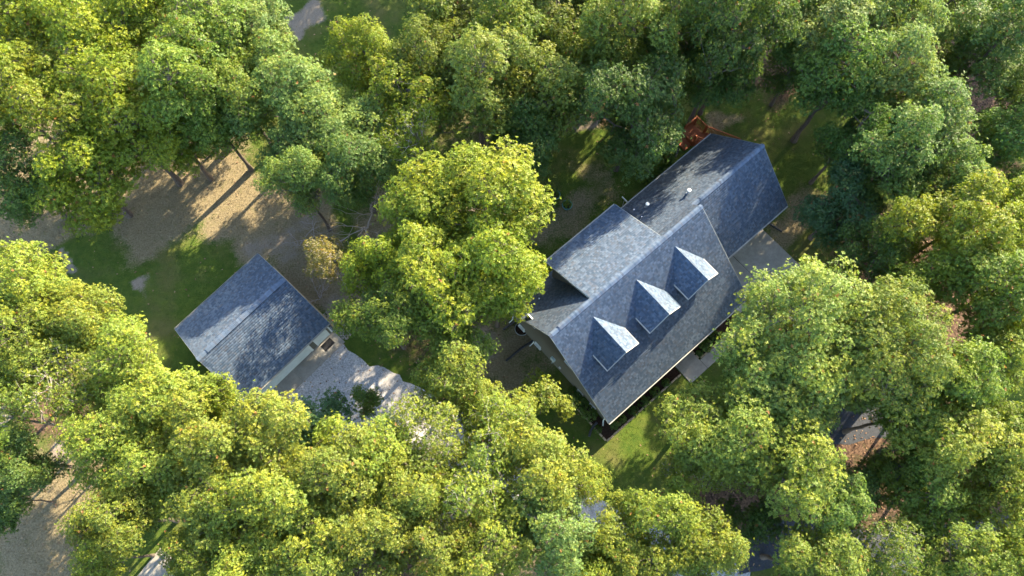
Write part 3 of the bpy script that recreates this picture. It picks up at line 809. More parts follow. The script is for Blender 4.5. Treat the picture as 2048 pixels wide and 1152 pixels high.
def make_tree(seed, R=3.4, h=13.0, dens=1.0, leaf=.128, bark='bark', gap=.0, fill=1.0, zcf=.65, azf=.34):
    r = np.random.default_rng(seed)
    zc, az = zcf * h, azf * h
    K = r.normal(size=(6, 3)) * np.array([2.2, 2.2, 1.6]); PH = r.uniform(0, 6.28, 6); AM = r.uniform(.05, .12, 6)
    def radial(d): return 1 + (np.cos(d @ K.T + PH) * AM).sum(-1)
    want = int(140 * dens); cl = []; tries = 0
    # the crown is a bunch of leafy lobes at the ends of its limbs
    lobes = []; nl = int(r.integers(10, 14) * max(.8, dens))
    while len(lobes) < nl and tries < 4000:
        tries += 1
        d = unit(r.normal(size=3) + np.array([0, 0, .15]))
        if d[2] < -.62: continue
        lr = r.uniform(.26, .42) * R * (1.0 if tries < 2500 else .8)
        fr = r.uniform(.55, .78) if len(lobes) > 1 else r.uniform(.1, .3)
        prof = 1.0 if d[2] > 0 else (1 - .30 * (-d[2]) ** 1.2)
        p = d * fr * np.array([R * prof, R * prof, az * 1.05]) * radial(d)
        if len(lobes) == 0: p = np.array([r.normal(0, .1 * R), r.normal(0, .1 * R), .62 * az])
        if all(np.linalg.norm(p - q) > .62 * (lr + l2) for q, l2 in lobes): lobes.append((p, lr))
    LC = np.array([q for q, _ in lobes]); LR = np.array([l2 for _, l2 in lobes]); tries = 0
    wgt = LR ** 2 / (LR ** 2).sum()
    while len(cl) < want and tries < 12000:
        tries += 1
        i = int(r.choice(len(LC), p=wgt)) if tries % 4 == 0 or tries == 1 else i
        d = unit(r.normal(size=3) + np.array([0, 0, .35]))
        if d[2] < -.55: continue
        p = LC[i] + d * LR[i] * r.uniform(.62, 1.08) * np.array([1, 1, .85])
        if (np.linalg.norm(p - LC, axis=1) < LR * .55).any(): continue
        if gap and r.random() < gap * .4: i = int(r.integers(len(LC))); continue
        md = .60 if tries < 7000 else .42
        if all(((p - q) ** 2).sum() > (md * R / 3.4) ** 2 for q in cl): cl.append(p)
    cl = np.array(cl) + np.array([0, 0, zc]); nc = len(cl)
    rc = r.uniform(.34, .80, nc) * (R / 3.4) ** .5
    nr = (60 * fill * (rc / .60) ** 2).astype(int)
    cid = np.repeat(np.arange(nc), nr); n = len(cid)
    d = unit(r.normal(size=(n, 3)) + np.array([0, 0, .45]))
    # sprays: a few fingers per clump reach out, the rest stays on the clump's skin
    ext = 1 + .9 * (r.uniform(0, 1, n) > .88) * r.uniform(.2, 1, n)
    q = cl[cid] + d * (rc[cid] * (.35 + .65 * r.uniform(0, 1, n) ** .4) * ext)[:, None] * np.array([1, 1, .72])
    outw = unit((cl - np.array([0, 0, zc - .25 * h])))[cid]
    ax = unit(d * .7 + np.array([0, 0, .55]) + outw * .35 + r.normal(0, .28, (n, 3)))
    V, F, A = leaf_cloud(r, q, ax, cid, nc, leaf)
    crown = np_mesh('crown', V, F, M['leaf'], {'var': A})
    # trunk, limbs and twigs
    rr = random.Random(seed); m = MB()
    tp = [Vector((0, 0, -.15))]; x = y = 0
    for i in range(1, 9):
        x += rr.uniform(-.12, .12); y += rr.uniform(-.12, .12); tp.append(Vector((x, y, h * .8 * i / 8)))
    tr = .20 * (R / 3.4) * (h / 13)
    m.tube(tp, [tr * (1.55 if i == 0 else 1.0) * (1 - .085 * i) for i in range(9)], 8)
    nodes = [(p, tr * (1 - .085 * i)) for i, p in enumerate(tp) if i >= 3]
    order = sorted(range(nc), key=lambda i: -(cl[i][0] ** 2 + cl[i][1] ** 2))
    main = order[::max(1, nc // 11)][:11]
    def curve(a, b, ra, rb, n, sides, sag):
        a, b = Vector(a), Vector(b); L = (b - a).length; pts = []
        for i in range(n + 1):
            t = i / n
            p = a.lerp(b, t) + Vector((rr.uniform(-1, 1), rr.uniform(-1, 1), rr.uniform(-1, 1))) * (.05 * L * (t * (1 - t) * 4)) + Vector((0, 0, -sag * L * t * (1 - t)))
            pts.append(p)
        m.tube(pts, [ra + (rb - ra) * i / n for i in range(n + 1)], sides, 0, False)
        return pts
    limbs = []
    for i in main:
        e = Vector(cl[i]); hd = math.hypot(e.x, e.y); zt = max(.28 * h, min(.72 * h, e.z - .75 * hd))
        j = min(range(len(nodes)), key=lambda q2: abs(nodes[q2][0].z - zt))
        pts = curve(nodes[j][0], e, nodes[j][1] * .5, .02, 7, 6, .12)
        limbs += [(p, .055 * (1 - .1 * k2) + .012) for k2, p in enumerate(pts) if k2 > 1]
    allp = np.array([tuple(p) for p, _ in nodes + limbs]); allr = [q2 for _, q2 in nodes + limbs]
    for i in range(nc):
        if i in main: continue
        e = cl[i]; dd = ((allp - e) ** 2).sum(-1) + 3.0 * np.maximum(0, allp[:, 2] - e[2]) ** 2
        j = int(dd.argmin()); pts = curve(allp[j], e, min(.05, allr[j] * .5), .012, 4, 4, .1)
        for _ in range(3):
            v = Vector((rr.uniform(-1, 1), rr.uniform(-1, 1), rr.uniform(-.2, 1))).normalized() * rc[i] * .95
            m.tube([pts[-2], Vector(e) + v * .5 + Vector((0, 0, .08)), Vector(e) + v], [.014, .010, .005], 3, 0, False)
    t = m.build('trunk', M[bark]); me = t.data
    bpy.data.objects.remove(t)
    return dict(crown=crown, trunk=me, R=R, h=h)

ARCH = {}
ARCH['dense'] = [make_tree(100 + i, 3.4, 13, 1.0) for i in range(6)]
ARCH['low'] = [make_tree(600 + i, 3.4, 13, 1.15, .128, 'bark', 0, 1.0, .55, .44) for i in range(4)]
ARCH['wide'] = [make_tree(200 + i, 5.0, 14, 1.5, .13) for i in range(1)]
ARCH['pale'] = [make_tree(300 + i, 3.4, 12, .95, .128, 'bark', .14, .85, .69, .29) for i in range(5)]
ARCH['thin'] = [make_tree(400 + i, 3.4, 12, .74, .13, 'pale_bark', .35, .55, .69, .29) for i in range(3)]
ARCH['small'] = [make_tree(500 + i, 2.0, 7, .5, .13, 'bark', .1, .8) for i in range(2)]
COL = {'Y': (.206, .232, .018), 'Y2': (.214, .238, .030), 'O': (.150, .178, .024), 'G': (.122, .180, .034), 'G2': (.155, .200, .026), 'L': (.178, .220, .056), 'L2': (.160, .216, .044),
       'D': (.088, .136, .024), 'B': (.074, .136, .044), 'P': (.180, .214, .038), 'P2': (.196, .224, .032), 'R': (.215, .175, .045)}
trng = random.Random(11); used = {k2: 0 for k2 in ARCH}
def plant_tree(px, py, rpx, h, kind, arch, label, group):
    A = ARCH[arch][used[arch] % len(ARCH[arch])]; used[arch] += 1
    zc = {'low': .56, 'pale': .69, 'thin': .69}.get(arch, .65) * h
    x, y = unproj(px, py, zc)
    depth = y * math.sin(TILT) + (CAM_H - zc) * math.cos(TILT)
    R = rpx * depth / FPX
    root = empty('oak_tree' if arch in ('dense', 'wide', 'low') else ('sapling' if arch == 'small' else 'hickory_tree'), (x, y, 0), trng.uniform(0, 6.28))
    tag(root, label, 'tree', group)
    sxy = R / A['R']; root.scale = (sxy * trng.uniform(.94, 1.06), sxy * trng.uniform(.94, 1.06), h / A['h'])
    t = link('trunk', A['trunk'], root)
    c = link('crown', A['crown'], root)
    col = COL[kind]; j = trng.uniform(.88, 1.12); g = trng.uniform(.95, 1.05)
    c.color = (col[0] * j, col[1] * j * g, col[2] * j, 1)
    return root
T = [
 # px, py, radius px, height, colour, family, label
 (40, 55, 118, 13, 'Y', 'pale', 'yellow-green tree filling the top left corner of the photo'),
 (170, 85, 105, 13, 'Y', 'pale', 'yellow-green tree on the top edge, second from the top left corner'),
 (295, 40, 105, 13, 'Y', 'pale', 'yellow-green tree on the top edge, third from the top left corner'),
 (410, 70, 100, 13, 'G2', 'pale', 'olive-green tree on the top edge just left of the pale green tree'),
 (95, 215, 115, 13, 'Y', 'pale', 'broad yellow-green tree between the top left corner and the straw-coloured bank'),
 (165, 355, 108, 11, 'Y', 'low', 'yellow-green tree whose foot stands at the lower edge of the straw bank'),
 (280, 285, 105, 11, 'Y', 'low', 'yellow-green tree leaning over the middle of the straw-coloured bank'),
 (385, 200, 100, 12, 'G2', 'low', 'olive tree with a dark forked trunk foot on the straw bank'),
 (25, 355, 90, 11, 'G', 'low', 'darker green tree cut by the left edge above the lawn'),
 (5, 200, 90, 12, 'Y', 'pale', 'yellow-green tree cut by the left edge below the corner tree'),
 (515, 45, 82, 11, 'L', 'dense', 'pale grey-green tree on the top edge left of the bare dirt patch'),
 (570, 185, 95, 11, 'L2', 'dense', 'light green tree below the bare dirt patch at the top'),
 (480, 190, 80, 11, 'G2', 'pale', 'olive tree between the forked-trunk tree and the light green trees'),
 (660, 250, 100, 11, 'L2', 'dense', 'bright green tree above the bare grey branches'),
 (590, 315, 72, 9, 'G', 'dense', 'mid green tree on the right edge of the straw bank'),
 (710, 330, 82, 11, 'G', 'dense', 'green tree directly above the dead grey branches'),
 (602, 368, 64, 11, 'L2', 'pale', 'small light green tree bordering the dry ground above the detached garage'),
 (735, 125, 66, 10, 'Y', 'dense', 'yellow-green pointed tree at the lower edge of the dark top clearing'),
 (820, 200, 85, 11, 'Y', 'pale', 'loose yellow-green tree right of the pointed tree by the top clearing'),
 (835, 290, 70, 11, 'Y', 'thin', 'thin yellow-green tree above the big bright central trees'),
 (885, 55, 98, 12, 'O', 'low', 'olive tree on the top edge right of the dark clearing'),
 (1005, 60, 100, 14, 'O', 'low', 'olive tree on the top edge straight above the central bright trees'),
 (955, 185, 105, 13, 'O', 'low', 'large olive tree in the second row above the central bright trees'),
 (1105, 50, 85, 13, 'O', 'low', 'narrow olive tree on the top edge above the two teal planters'),
 (1085, 185, 100, 13, 'O', 'low', 'dark olive tree straight above the two teal planters'),
 (1055, 268, 80, 10, 'D', 'low', 'dark shaded tree just behind the two teal planters'),
 (1250, 87, 108, 14, 'O', 'low', 'big olive tree on the top edge left of the dark wood'),
 (1265, 225, 105, 14, 'D', 'low', 'dark rounded tree above the lawn behind the house'),
 (1180, 10, 70, 13, 'O', 'low', 'olive tree top squeezed between two larger ones on the top edge'),
 (1405, 10, 88, 15, 'D', 'low', 'dark tree on the top edge above the shaded back lawn'),
 (1460, 62, 92, 17, 'D', 'dense', 'dark shaded tree above the wooden steps'),
 (1545, 27, 82, 14, 'G', 'low', 'green tree on the top edge above the brown leaf litter'),
 (1650, 42, 102, 14, 'L', 'low', 'pale green tree on the top edge right of the brown leaf litter'),
 (1675, 162, 90, 14, 'G', 'low', 'mid green tree hanging over the dark back lawn'),
 (1775, 40, 85, 13, 'L', 'pale', 'pale green tree with twigs on the top edge towards the right'),
 (1770, 162, 85, 14, 'L', 'low', 'pale green tree in the second row from the top on the right'),
 (1960, 127, 100, 12, 'G', 'low', 'rounded green tree in the upper right, below the top edge'),
 (1880, 32, 75, 12, 'G', 'low', 'green tree on the top edge second from the right corner'),
 (2025, 27, 70, 12, 'D', 'low', 'dark tree filling the top right corner of the photo'),
 (1835, 265, 108, 13, 'G', 'low', 'large green tree right of the dark back lawn'),
 (1760, 350, 92, 12, 'G', 'low', 'green tree whose crown reaches towards the right end of the house'),
 (1680, 420, 75, 9, 'B', 'low', 'blue-green shaded tree right of the house driveway'),
 (1890, 365, 85, 12, 'G', 'low', 'green tree directly above the bright yellow trees on the right'),
 (2015, 280, 80, 12, 'G', 'low', 'green tree cut by the right edge, a quarter of the way down'),
 (2045, 192, 60, 11, 'G', 'low', 'green tree cut by the right edge below the corner tree'),
 (1700, 275, 58, 12, 'D', 'low', 'small dark tree standing at the edge of the back lawn'),
 (1895, 465, 98, 13, 'Y', 'dense', 'brightest yellow tree on the right side'),
 (1995, 460, 85, 12, 'Y', 'dense', 'yellow tree next to the brightest one, towards the right edge'),
 (1830, 555, 82, 11, 'Y', 'dense', 'yellow-green tree below and left of the brightest yellow one'),
 (1960, 600, 100, 13, 'G2', 'dense', 'olive-yellow tree below the two yellow trees near the right edge'),
 (2040, 385, 60, 11, 'G', 'low', 'green tree cut by the right edge above the yellow pair'),
 (1735, 515, 62, 9, 'D', 'dense', 'dark low tree between the driveway and the yellow trees'),
 (1592, 676, 155, 13, 'P', 'wide', 'broad pale olive tree overhanging the front right corner of the house'),
 (1765, 715, 130, 14, 'P', 'wide', 'second broad pale olive tree, right of the one over the house corner'),
 (1590, 790, 110, 12, 'P', 'dense', 'pale olive tree below the broad one over the house corner'),
 (1860, 770, 95, 13, 'G2', 'dense', 'olive-green tree right of the dark asphalt gap'),
 (1965, 735, 80, 12, 'G2', 'dense', 'olive-green tree near the right edge at mid height below the yellow ones'),
 (2035, 660, 62, 12, 'Y', 'dense', 'yellow-green tree cut by the right edge beside the olive one'),
 (1395, 852, 84, 10, 'P2', 'pale', 'light green tree in front of the house beside the concrete walk'),
 (1480, 885, 100, 12, 'P2', 'dense', 'light green rounded tree right of the one by the concrete walk'),
 (1565, 930, 100, 12, 'P2', 'dense', 'light green tree on the left side of the dark open patch at lower right'),
 (1400, 930, 55, 9, 'P2', 'thin', 'thin light green tree overhanging the front lawn'),
 (1635, 985, 75, 11, 'G', 'dense', 'shaded green tree at the left border of the dark open patch'),
 (1895, 875, 105, 12, 'Y2', 'dense', 'yellow-green tree on the right side of the dark open patch'),
 (1995, 880, 90, 12, 'G2', 'dense', 'olive-green tree cut by the right edge, three quarters down'),
 (1850, 985, 85, 10, 'G2', 'dense', 'olive-green tree below the yellow-green one by the dark open patch'),
 (1960, 985, 80, 11, 'Y2', 'dense', 'yellow-green tree near the right edge above the dark road'),
 (2010, 1110, 85, 11, 'Y2', 'dense', 'yellow-green tree in the bottom right corner'),
 (1890, 1120, 80, 11, 'G2', 'dense', 'olive-green tree on the bottom edge, second from the right corner'),
 (1760, 1110, 80, 10, 'G2', 'thin', 'sparse olive tree on the bottom edge below the dark open patch'),
 (1610, 1125, 90, 11, 'P2', 'dense', 'pale tree on the bottom edge right of the dark shrubs'),
 (1500, 1040, 55, 8, 'D', 'small', 'dark low tree between the light green trees near the bottom'),
 (1325, 1035, 85, 11, 'Y2', 'pale', 'yellow-green tree right of the bright sunlit sand patch'),
 (1410, 1105, 85, 11, 'Y2', 'pale', 'yellow-green tree on the bottom edge under the front lawn'),
 (1280, 1125, 70, 10, 'Y2', 'pale', 'yellow-green tree on the bottom edge below the sunlit sand patch'),
 (1075, 950, 100, 12, 'Y2', 'dense', 'yellow-green tree left of the front lawn'),
 (1100, 1065, 100, 12, 'L2', 'dense', 'light green tree left of the sunlit sand patch'),
 (1085, 805, 58, 7, 'Y2', 'small', 'small tree standing against the taupe gable wall'),
 (1000, 832, 72, 9, 'Y2', 'pale', 'yellow-green tree left of the small one by the gable wall'),
 (895, 765, 85, 10, 'Y2', 'pale', 'yellow-green tree at the upper edge of the gravel drive'),
 (980, 875, 80, 11, 'Y2', 'thin', 'thin tree through which the grey gravel shows'),
 (860, 885, 72, 10, 'Y2', 'thin', 'thin yellow-green tree over the middle of the gravel drive'),
 (745, 912, 88, 11, 'Y2', 'pale', 'yellow-green tree below the gravel drive, right of the blue-green bush'),
 (690, 965, 100, 12, 'Y2', 'dense', 'yellow-green tree in the bottom middle, left of the forked pale trunk'),
 (815, 985, 92, 11, 'Y2', 'pale', 'yellow-green tree next to the forked pale trunk'),
 (925, 985, 92, 11, 'Y2', 'thin', 'open-crowned tree showing its pale forked trunk'),
 (985, 1090, 85, 11, 'Y2', 'pale', 'yellow-green tree on the bottom edge right of the forked pale trunk'),
 (865, 1095, 90, 11, 'Y2', 'pale', 'yellow-green tree on the bottom edge below the forked pale trunk'),
 (740, 1085, 90, 11, 'Y2', 'dense', 'yellow-green tree on the bottom edge left of centre'),
 (640, 852, 64, 7, 'B', 'small', 'small blue-green tree in front of the garage apron'),
 (738, 796, 34, 5, 'G', 'small', 'tiny green sapling standing in the gravel'),
 (545, 885, 95, 12, 'Y2', 'dense', 'yellow-green tree just below the left end of the garage apron'),
 (440, 795, 45, 10, 'Y2', 'small', 'slender tree top overlapping the front left corner of the garage roof'),
 (425, 885, 100, 12, 'Y2', 'dense', 'yellow-green tree below the lower left corner of the detached garage'),
 (325, 820, 95, 12, 'Y2', 'dense', 'yellow-green tree left of the detached garage, lower one'),
 (255, 735, 85, 11, 'Y2', 'pale', 'yellow-green tree bordering the sunlit lawn left of the garage'),
 (225, 875, 88, 11, 'Y2', 'pale', 'yellow-green tree above the small bare patch at lower left'),
 (310, 945, 85, 11, 'Y2', 'dense', 'yellow-green tree above the shaded strip of lawn at lower left'),
 (425, 995, 95, 11, 'Y2', 'dense', 'yellow-green tree in the lower left quarter, right of the pale broken limb'),
 (545, 1010, 100, 12, 'Y2', 'dense', 'yellow-green tree in the lower left quarter, nearer the bottom middle'),
 (625, 1090, 92, 11, 'Y2', 'dense', 'yellow-green tree on the bottom edge, left of the bottom middle'),
 (500, 1115, 85, 11, 'Y2', 'pale', 'yellow-green tree on the bottom edge right of the concrete pad'),
 (405, 1110, 62, 10, 'Y2', 'pale', 'smaller yellow-green tree right beside the concrete pad'),
 (235, 1040, 82, 11, 'Y2', 'pale', 'yellow-green tree at lower left above the concrete pad'),
 (205, 1120, 62, 9, 'Y2', 'pale', 'yellow-green tree on the bottom edge beside the brown grass'),
 (65, 575, 85, 12, 'Y2', 'pale', 'yellow-green tree at the left edge beside the lawn'),
 (175, 650, 82, 11, 'Y2', 'pale', 'loose yellow-green tree with pale bare limbs beside the lawn'),
 (50, 690, 95, 12, 'Y2', 'pale', 'yellow-green tree on the left edge at mid height'),
 (125, 765, 85, 11, 'Y2', 'thin', 'sparse tree with grey limbs left of the lower garage trees'),
 (35, 830, 80, 11, 'G2', 'thin', 'sparse olive tree with grey bare branches on the left edge'),
 (60, 925, 75, 9, 'G', 'dense', 'dark green tree on the left edge beside the bare patch'),
 (15, 1000, 60, 7, 'D', 'small', 'low dark tree on the left edge above the brown grass'),
 (968, 402, 126, 14, 'Y', 'dense', 'tallest bright yellow-green tree left of the house'),
 (855, 432, 90, 12, 'Y', 'dense', 'yellow-green tree on the left shoulder of the big central tree'),
 (1000, 522, 98, 13, 'Y', 'dense', 'bright yellow-green tree touching the rear eave of the house'),
 (885, 570, 108, 12, 'Y', 'dense', 'yellow-green tree midway between garage and house'),
 (775, 640, 78, 11, 'G2', 'dense', 'olive tree at the right end of the garage'),
 (905, 645, 80, 10, 'G2', 'dense', 'olive tree by the rear left corner of the house'),
 (760, 530, 68, 11, 'Y', 'pale', 'small yellow-green tree right of the orange-tinged one'),
 (200, 190, 92, 12, 'Y', 'pale', 'yellow-green tree in the middle of the upper left group of trees'),
 (350, 275, 78, 11, 'Y', 'low', 'yellow-green tree overhanging the upper middle of the straw bank'),
 (440, 255, 70, 11, 'G2', 'low', 'olive tree above the dark forked trunk foot'),
 (1700, 985, 62, 8, 'G', 'dense', 'low green tree inside the dark open patch at lower right'),
 (1790, 945, 62, 9, 'G2', 'dense', 'low olive tree at the right of the dark open patch'),
 (1225, 1080, 68, 10, 'Y2', 'pale', 'yellow-green tree directly below the sunlit sand patch'),
 (1195, 1140, 62, 10, 'Y2', 'pale', 'yellow-green tree on the bottom edge between light green tree and sand patch'),
 (1795, 835, 72, 11, 'G2', 'dense', 'olive-green tree hanging over the right end of the asphalt gap'),
 (1150, 965, 58, 10, 'Y2', 'pale', 'narrow yellow-green tree between the front lawn and the light green tree'),
 (1435, 150, 72, 9, 'D', 'low', 'low dark tree nearest the wooden steps at the end of the house'),
 (990, 590, 74, 11, 'Y', 'dense', 'yellow-green tree hanging over the rear left corner of the house roof'),
 (1185, 125, 80, 13, 'O', 'low', 'olive tree in the second row between the planter tree and the dark rounded one'),
 (1335, 57, 82, 13, 'O', 'low', 'olive tree on the top edge between the big olive tree and the dark wood'),
 (1335, 104, 62, 13, 'D', 'low', 'dark tree left of the one above the wooden steps'),
 (860, 130, 75, 12, 'O', 'pale', 'loose olive tree at the right border of the dark top clearing'),
 (1590, 132, 55, 9, 'D', 'low', 'dark low tree beside the brown leaf litter behind the house'),
 (655, 518, 56, 9, 'R', 'thin', 'sparse tree with orange and yellow leaves above the garage corner'),
]
for row in T: plant_tree(*row, 'trees in the yard and wood')
# the wood goes on beyond the frame
def ring_tree(x, y, h, kind):
    side = 'top' if y > 42 else ('bottom' if y < -5 else ('right' if x > 0 else 'left'))
    fam = 'low' if side in ('top', 'right') else 'dense'
    A = ARCH[fam][used[fam] % len(ARCH[fam])]; used[fam] += 1
    root = empty('oak_tree', (x, y, 0), trng.uniform(0, 6.28)); tag(root, 'tree of the surrounding wood standing just beyond the %s edge of the photo' % side, 'tree', 'trees beyond the %s edge of the photo' % side)
    s = trng.uniform(.95, 1.25); root.scale = (s, s, h / 13)
    link('trunk', A['trunk'], root); c = link('crown', A['crown'], root); c.color = (*COL[kind], 1)
for i in range(9): ring_tree(-44 + i * 11 + trng.uniform(-2, 2), 47 + trng.uniform(-2, 3), trng.uniform(11, 14), trng.choice('GOD'))
for i in range(7): ring_tree(4 + i * 6.5 + trng.uniform(-1.5, 1.5), 43.5 + trng.uniform(-1.2, 1.2), trng.uniform(15, 18), trng.choice('GOD'))  # taller unseen row, added to throw shade on the back lawn
for i in range(4): ring_tree(-16 + i * 5.5 + trng.uniform(-1, 1), 45 + trng.uniform(-1, 1), trng.uniform(13, 15), trng.choice('GOD'))  # unseen trees put in so the top clearing lies in shade
for i in range(5): ring_tree(48 - i * 2.2 + trng.uniform(-1, 1), 40 - i * 9, trng.uniform(11, 14), trng.choice(['G', 'G2', 'O']))
for i in range(4): ring_tree(-46 + i * 2.2, 38 - i * 10, trng.uniform(11, 13), 'Y2')
for i in range(7): ring_tree(-30 + i * 10 + trng.uniform(-2, 2), -8.5 + trng.uniform(-1, 1), trng.uniform(10, 12), 'Y2')

# ------------------------------------------------------------------ dead tree and brush
def bare(seed, n0, L0, lean, r0=.06):
    rr = random.Random(seed); m = MB()
    def grow(p, d, L, r, depth):
        pts = [p]; q = p.copy(); dd = d.copy()
        for i in range(4):
            dd = (dd + Vector((rr.gauss(0, .16), rr.gauss(0, .16), rr.gauss(.03, .12)))).normalized(); q = q + dd * L / 4; pts.append(q.copy())
        m.tube(pts, [r * (1 - .13 * i) for i in range(5)], 5 if depth > 1 else 3, 0, False)
        if depth == 0: return
        for _ in range(rr.choice([2, 3, 3, 4])):
            k2 = rr.choice([2, 3, 4]); nd = (dd + Vector((rr.gauss(0, .6), rr.gauss(0, .6), rr.gauss(0, .45)))).normalized()
            grow(pts[k2], nd, L * rr.uniform(.5, .8), r * .55, depth - 1)
    for i in range(n0):
        a = rr.uniform(0, 6.28); grow(Vector((0, 0, -.05)), Vector((math.cos(a) * lean, math.sin(a) * lean, 1)).normalized(), L0 * rr.uniform(.8, 1.2), r0, 3)
    return m
for (px, py, sd_, n0, L0, lean, lb, nm) in ((735, 455, 1, 2, 2.9, .35, 'dead grey tree with bare branches among the green ones above the garage', 'dead_tree'),
                                            (606, 480, 2, 4, .9, 1.4, 'pile of bare grey brush on the dry ground above the garage', 'brush_pile'),
                                            (628, 470, 3, 3, .8, 1.4, 'smaller heap of bare twigs touching the grey brush pile', 'brush_pile'),
                                            (640, 598, 4, 4, .8, 1.2, 'bare grey twigs beside the upper right side of the garage', 'brush_pile')):
    m = bare(sd_, n0, L0, lean, .07 if nm == 'dead_tree' else .03)
    o = m.build(nm, M['dead_wood']); o.location = (*unproj(px, py), 0); tag(o, lb, 'tree' if nm == 'dead_tree' else 'brush')

# ------------------------------------------------------------------ shrubs and planters
def make_shrub(seed, R=.5, h=.7, n=170, leaf=.1):
    r = np.random.default_rng(seed)
    d = unit(r.normal(size=(n, 3)) + np.array([0, 0, .3])); d[:, 2] = np.abs(d[:, 2])
    lob = 1 + .22 * np.cos(d @ r.normal(size=(3,)) * 4)
    q = d * np.array([R, R, h]) * (.55 + .45 * np.sqrt(r.uniform(0, 1, (n, 1)))) * lob[:, None]
    ax = unit(d + np.array([0, 0, .5]) + r.normal(0, .3, (n, 3)))
    V, F, A = leaf_cloud(r, q + np.array([0, 0, .03]), ax, np.zeros(n, int), 1, leaf)
    me = np_mesh('foliage', V, F, M['leaf'], {'var': A})
    m = MB(); rr = random.Random(seed)
    for _ in range(6):
        a = rr.uniform(0, 6.28); m.tube([(0, 0, -.05), (math.cos(a) * R * .25, math.sin(a) * R * .25, h * .4), (math.cos(a) * R * .55, math.sin(a) * R * .55, h * .75)], [.018, .012, .006], 4, 0, False)
    t = m.build('stem', M['bark']); st = t.data; bpy.data.objects.remove(t)
    return me, st
SH = [make_shrub(i) for i in range(3)]
def shrub(px, py, s, kind, label, hs=1.0):
    i = trng.randrange(3); root = empty('shrub', (*unproj(px, py, .15), .0), trng.uniform(0, 6.28)); tag(root, label, 'shrub', 'shrubs near the house')
    root.scale = (s, s, s * hs); f = link('foliage', SH[i][0], root); link('stem', SH[i][1], root)
    c = COL[kind]; j = trng.uniform(.85, 1.15); f.color = (c[0] * j, c[1] * j, c[2] * j, 1)
for row in [(1318, 322, 1.5, 'G2', 'bright green shrub farthest along the back wall, near the drain pipe'), (1303, 340, 1.3, 'G2', 'bright green shrub second along the back wall from the drain pipe'),
            (1290, 352, 1.2, 'G2', 'sunlit shrub next to the stone bed behind the house'), (1322, 345, 1.2, 'D', 'dark shrub tucked against the back gutter'), (1306, 360, 1.0, 'D', 'low dark shrub between the gutter and the sunlit shrubs'),
            (1340, 322, 1.0, 'D', 'dark shrub nearest the drain pipe by the wooden steps'),
            (1152, 790, 1.1, 'D', 'dark shrub at the upper end of the gable-side bed'), (1165, 803, 1.1, 'D', 'dark shrub in the middle of the gable-side bed'), (1180, 822, 1.2, 'D', 'dark shrub by the curved drain pipe in the corner bed'),
            (1196, 858, .55, 'D', 'small plant between drain pipe and bed corner'), (1230, 848, .75, 'G', 'fresh green plant just in front of the roof corner'), (1246, 838, .5, 'G', 'small plant in the front bed right of the roof corner'),
            (1266, 822, .7, 'D', 'dark plant in the front bed, third from the roof corner'), (1288, 803, .8, 'D', 'dark plant in the middle of the front bed'), (1310, 785, .7, 'D', 'dark plant in the front bed towards the brick step'),
            (1332, 766, .6, 'D', 'last dark plant of the front bed before the brick step'), (1412, 690, .9, 'G', 'green plant in the bed right of the concrete walk'), (1398, 706, .5, 'D', 'small dark plant at the near corner of the right bed'),
            (1424, 672, .8, 'D', 'dark plant at the far end of the right bed')]: shrub(*row)
m0 = None
for (px, py, lb, kind) in ((1110, 392, 'teal round planter farther from the house, under the dark tree', 'D'), (1134, 412, 'teal round planter with yellowish plant, nearer the house', 'G2')):
    root = empty('planter', (*unproj(px, py, .2), 0), trng.uniform(0, 6)); tag(root, lb, 'planter', 'teal planters')
    m = MB(); n = 20; prof = [(.24, 0), (.33, .38), (.38, .40), (.38, .45), (.33, .45), (.30, .36)]
    for i in range(n):
        a0, a1 = 2 * math.pi * i / n, 2 * math.pi * (i + 1) / n
        for (r0, z0), (r1, z1) in zip(prof[:-1], prof[1:]):
            m.add([(r0 * math.cos(a0), r0 * math.sin(a0), z0), (r0 * math.cos(a1), r0 * math.sin(a1), z0), (r1 * math.cos(a1), r1 * math.sin(a1), z1), (r1 * math.cos(a0), r1 * math.sin(a0), z1)], [(0, 1, 2, 3)])
    m.build('pot', M['teal_glaze'], root)
    m = MB(); m.prism([(.31 * math.cos(2 * math.pi * i / n), .31 * math.sin(2 * math.pi * i / n)) for i in range(n)], .3, .38); m.build('soil', M['soil'], root)
    f = link('plant', SH[1][0], root); f.location = (0, .04, .36); f.scale = (.62, .62, 1.0); f.color = (*COL[kind], 1)

# ------------------------------------------------------------------ grass blades and fallen leaves
def in_poly(x, y, poly):
    c = np.zeros(len(x), bool); n = len(poly)
    for i in range(n):
        x0, y0 = poly[i]; x1, y1 = poly[(i + 1) % n]
        if y0 == y1: continue
        t = ((y0 > y) != (y1 > y)) & (x < (x1 - x0) * (y - y0) / (y1 - y0) + x0); c ^= t
    return c
def hl(x, y, X, Y, yaw):
    c, s = math.cos(yaw), math.sin(yaw); return (x - X) * c + (y - Y) * s, -(x - X) * s + (y - Y) * c
def blocked(x, y):
    b = in_poly(x, y, GRAVEL)
    u, w = hl(x, y, HX, HY, HYAW)
    b |= (u > .2) & (u < 18.3) & (w > -5.4) & (w < 3.6); b |= (u > 12) & (u < 18.05) & (w > -9.7) & (w < 0); b |= (u > 6.35) & (u < 13) & (w > -7.5) & (w < -5)
    b |= (u > -.5) & (u < 12) & (w > -6.65) & (w < -3.2); b |= (u > 8.5) & (u < 12.3) & (w > 3) & (w < 4.9); b |= (u > 18) & (u < 20.2) & (w > -.5) & (w < 6.2)
    u, w = hl(x, y, GX, GY, GYAW); b |= (u > -.05) & (u < 7.0) & (w > -4.3) & (w < 3.3)
    return b
n = 110000
x = rng.uniform(-41, 41, n); y = rng.uniform(-4, 41, n)
cv = cover(x, y)
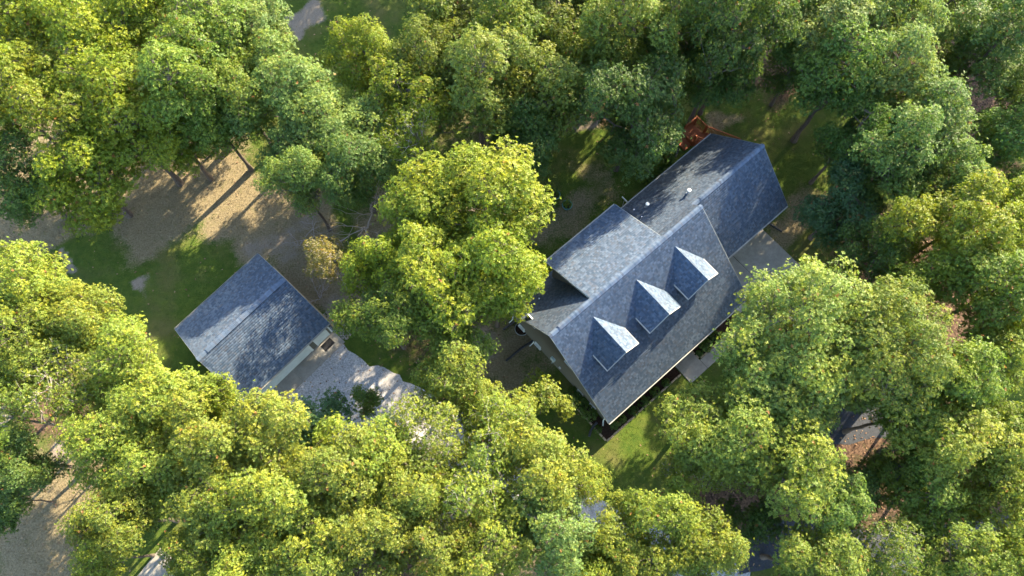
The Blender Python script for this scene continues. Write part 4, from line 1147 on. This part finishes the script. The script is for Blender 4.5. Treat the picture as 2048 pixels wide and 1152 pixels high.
keep = ~blocked(x, y) & (rng.uniform(0, 1, n) > np.maximum(cv[:, 1] * .9, cv[:, 2] * .75))
x, y, cv = x[keep], y[keep], cv[keep]; n = len(x)
P = np.stack([x, y, np.zeros(n)], -1)
ang = rng.uniform(0, 6.28, (n, 3)); hh = rng.uniform(.035, .09, (n, 3)) * (1 + .6 * cv[:, 0:1]); ln = rng.uniform(.02, .08, (n, 3)) * (1 + cv[:, 0:1]); w = .012
dv = np.stack([np.cos(ang), np.sin(ang), np.zeros_like(ang)], -1); sv = np.stack([-np.sin(ang), np.cos(ang), np.zeros_like(ang)], -1)
bp = P[:, None] + dv * .02
V = np.stack([bp + sv * w, bp - sv * w, bp + dv * ln[..., None] + np.stack([np.zeros_like(hh), np.zeros_like(hh), hh], -1)], 2).reshape(-1, 3)
F = np.arange(len(V)).reshape(-1, 3)
o = link('grass', np_mesh('grass', V, F, M['grass'], {'cover': np.repeat(cv, 9, 0)})); tag(o, 'short green and straw-coloured grass around the house', 'grass', kind='stuff')
k = NT('dry_leaf'); a = k.attr('var')
M['dry_leaf'] = k.done(k.bsdf(k.mix(a[0], (.10, .05, .028), (.30, .19, .11)), .9, .2))
n = 26000
x = rng.uniform(-41, 41, n); y = rng.uniform(-4, 41, n); cv = cover(x, y)
keep = ~blocked(x, y) & (rng.uniform(0, 1, n) < .10 + cv[:, 2] * .9) | (in_poly(x, y, GRAVEL) & (rng.uniform(0, 1, n) < .35))
x, y = x[keep], y[keep]; n = len(x)
ang = rng.uniform(0, 6.28, n); s = rng.uniform(.04, .085, n); tl = rng.uniform(-.02, .04, n)
d1 = np.stack([np.cos(ang), np.sin(ang), tl / s], -1) * s[:, None]; d2 = np.stack([-np.sin(ang), np.cos(ang), np.zeros(n)], -1) * (s * .6)[:, None]
P = np.stack([x, y, np.full(n, .045)], -1)
V = np.stack([P - d1, P + d2, P + d1, P - d2], 1).reshape(-1, 3); F = np.arange(len(V)).reshape(-1, 4)
o = link('fallen_leaves', np_mesh('fallen_leaves', V, F, M['dry_leaf'], {'var': np.repeat(rng.uniform(0, 1, (n, 3)), 4, 0)})); tag(o, 'scattered brown fallen leaves on the ground', 'leaves', kind='stuff')
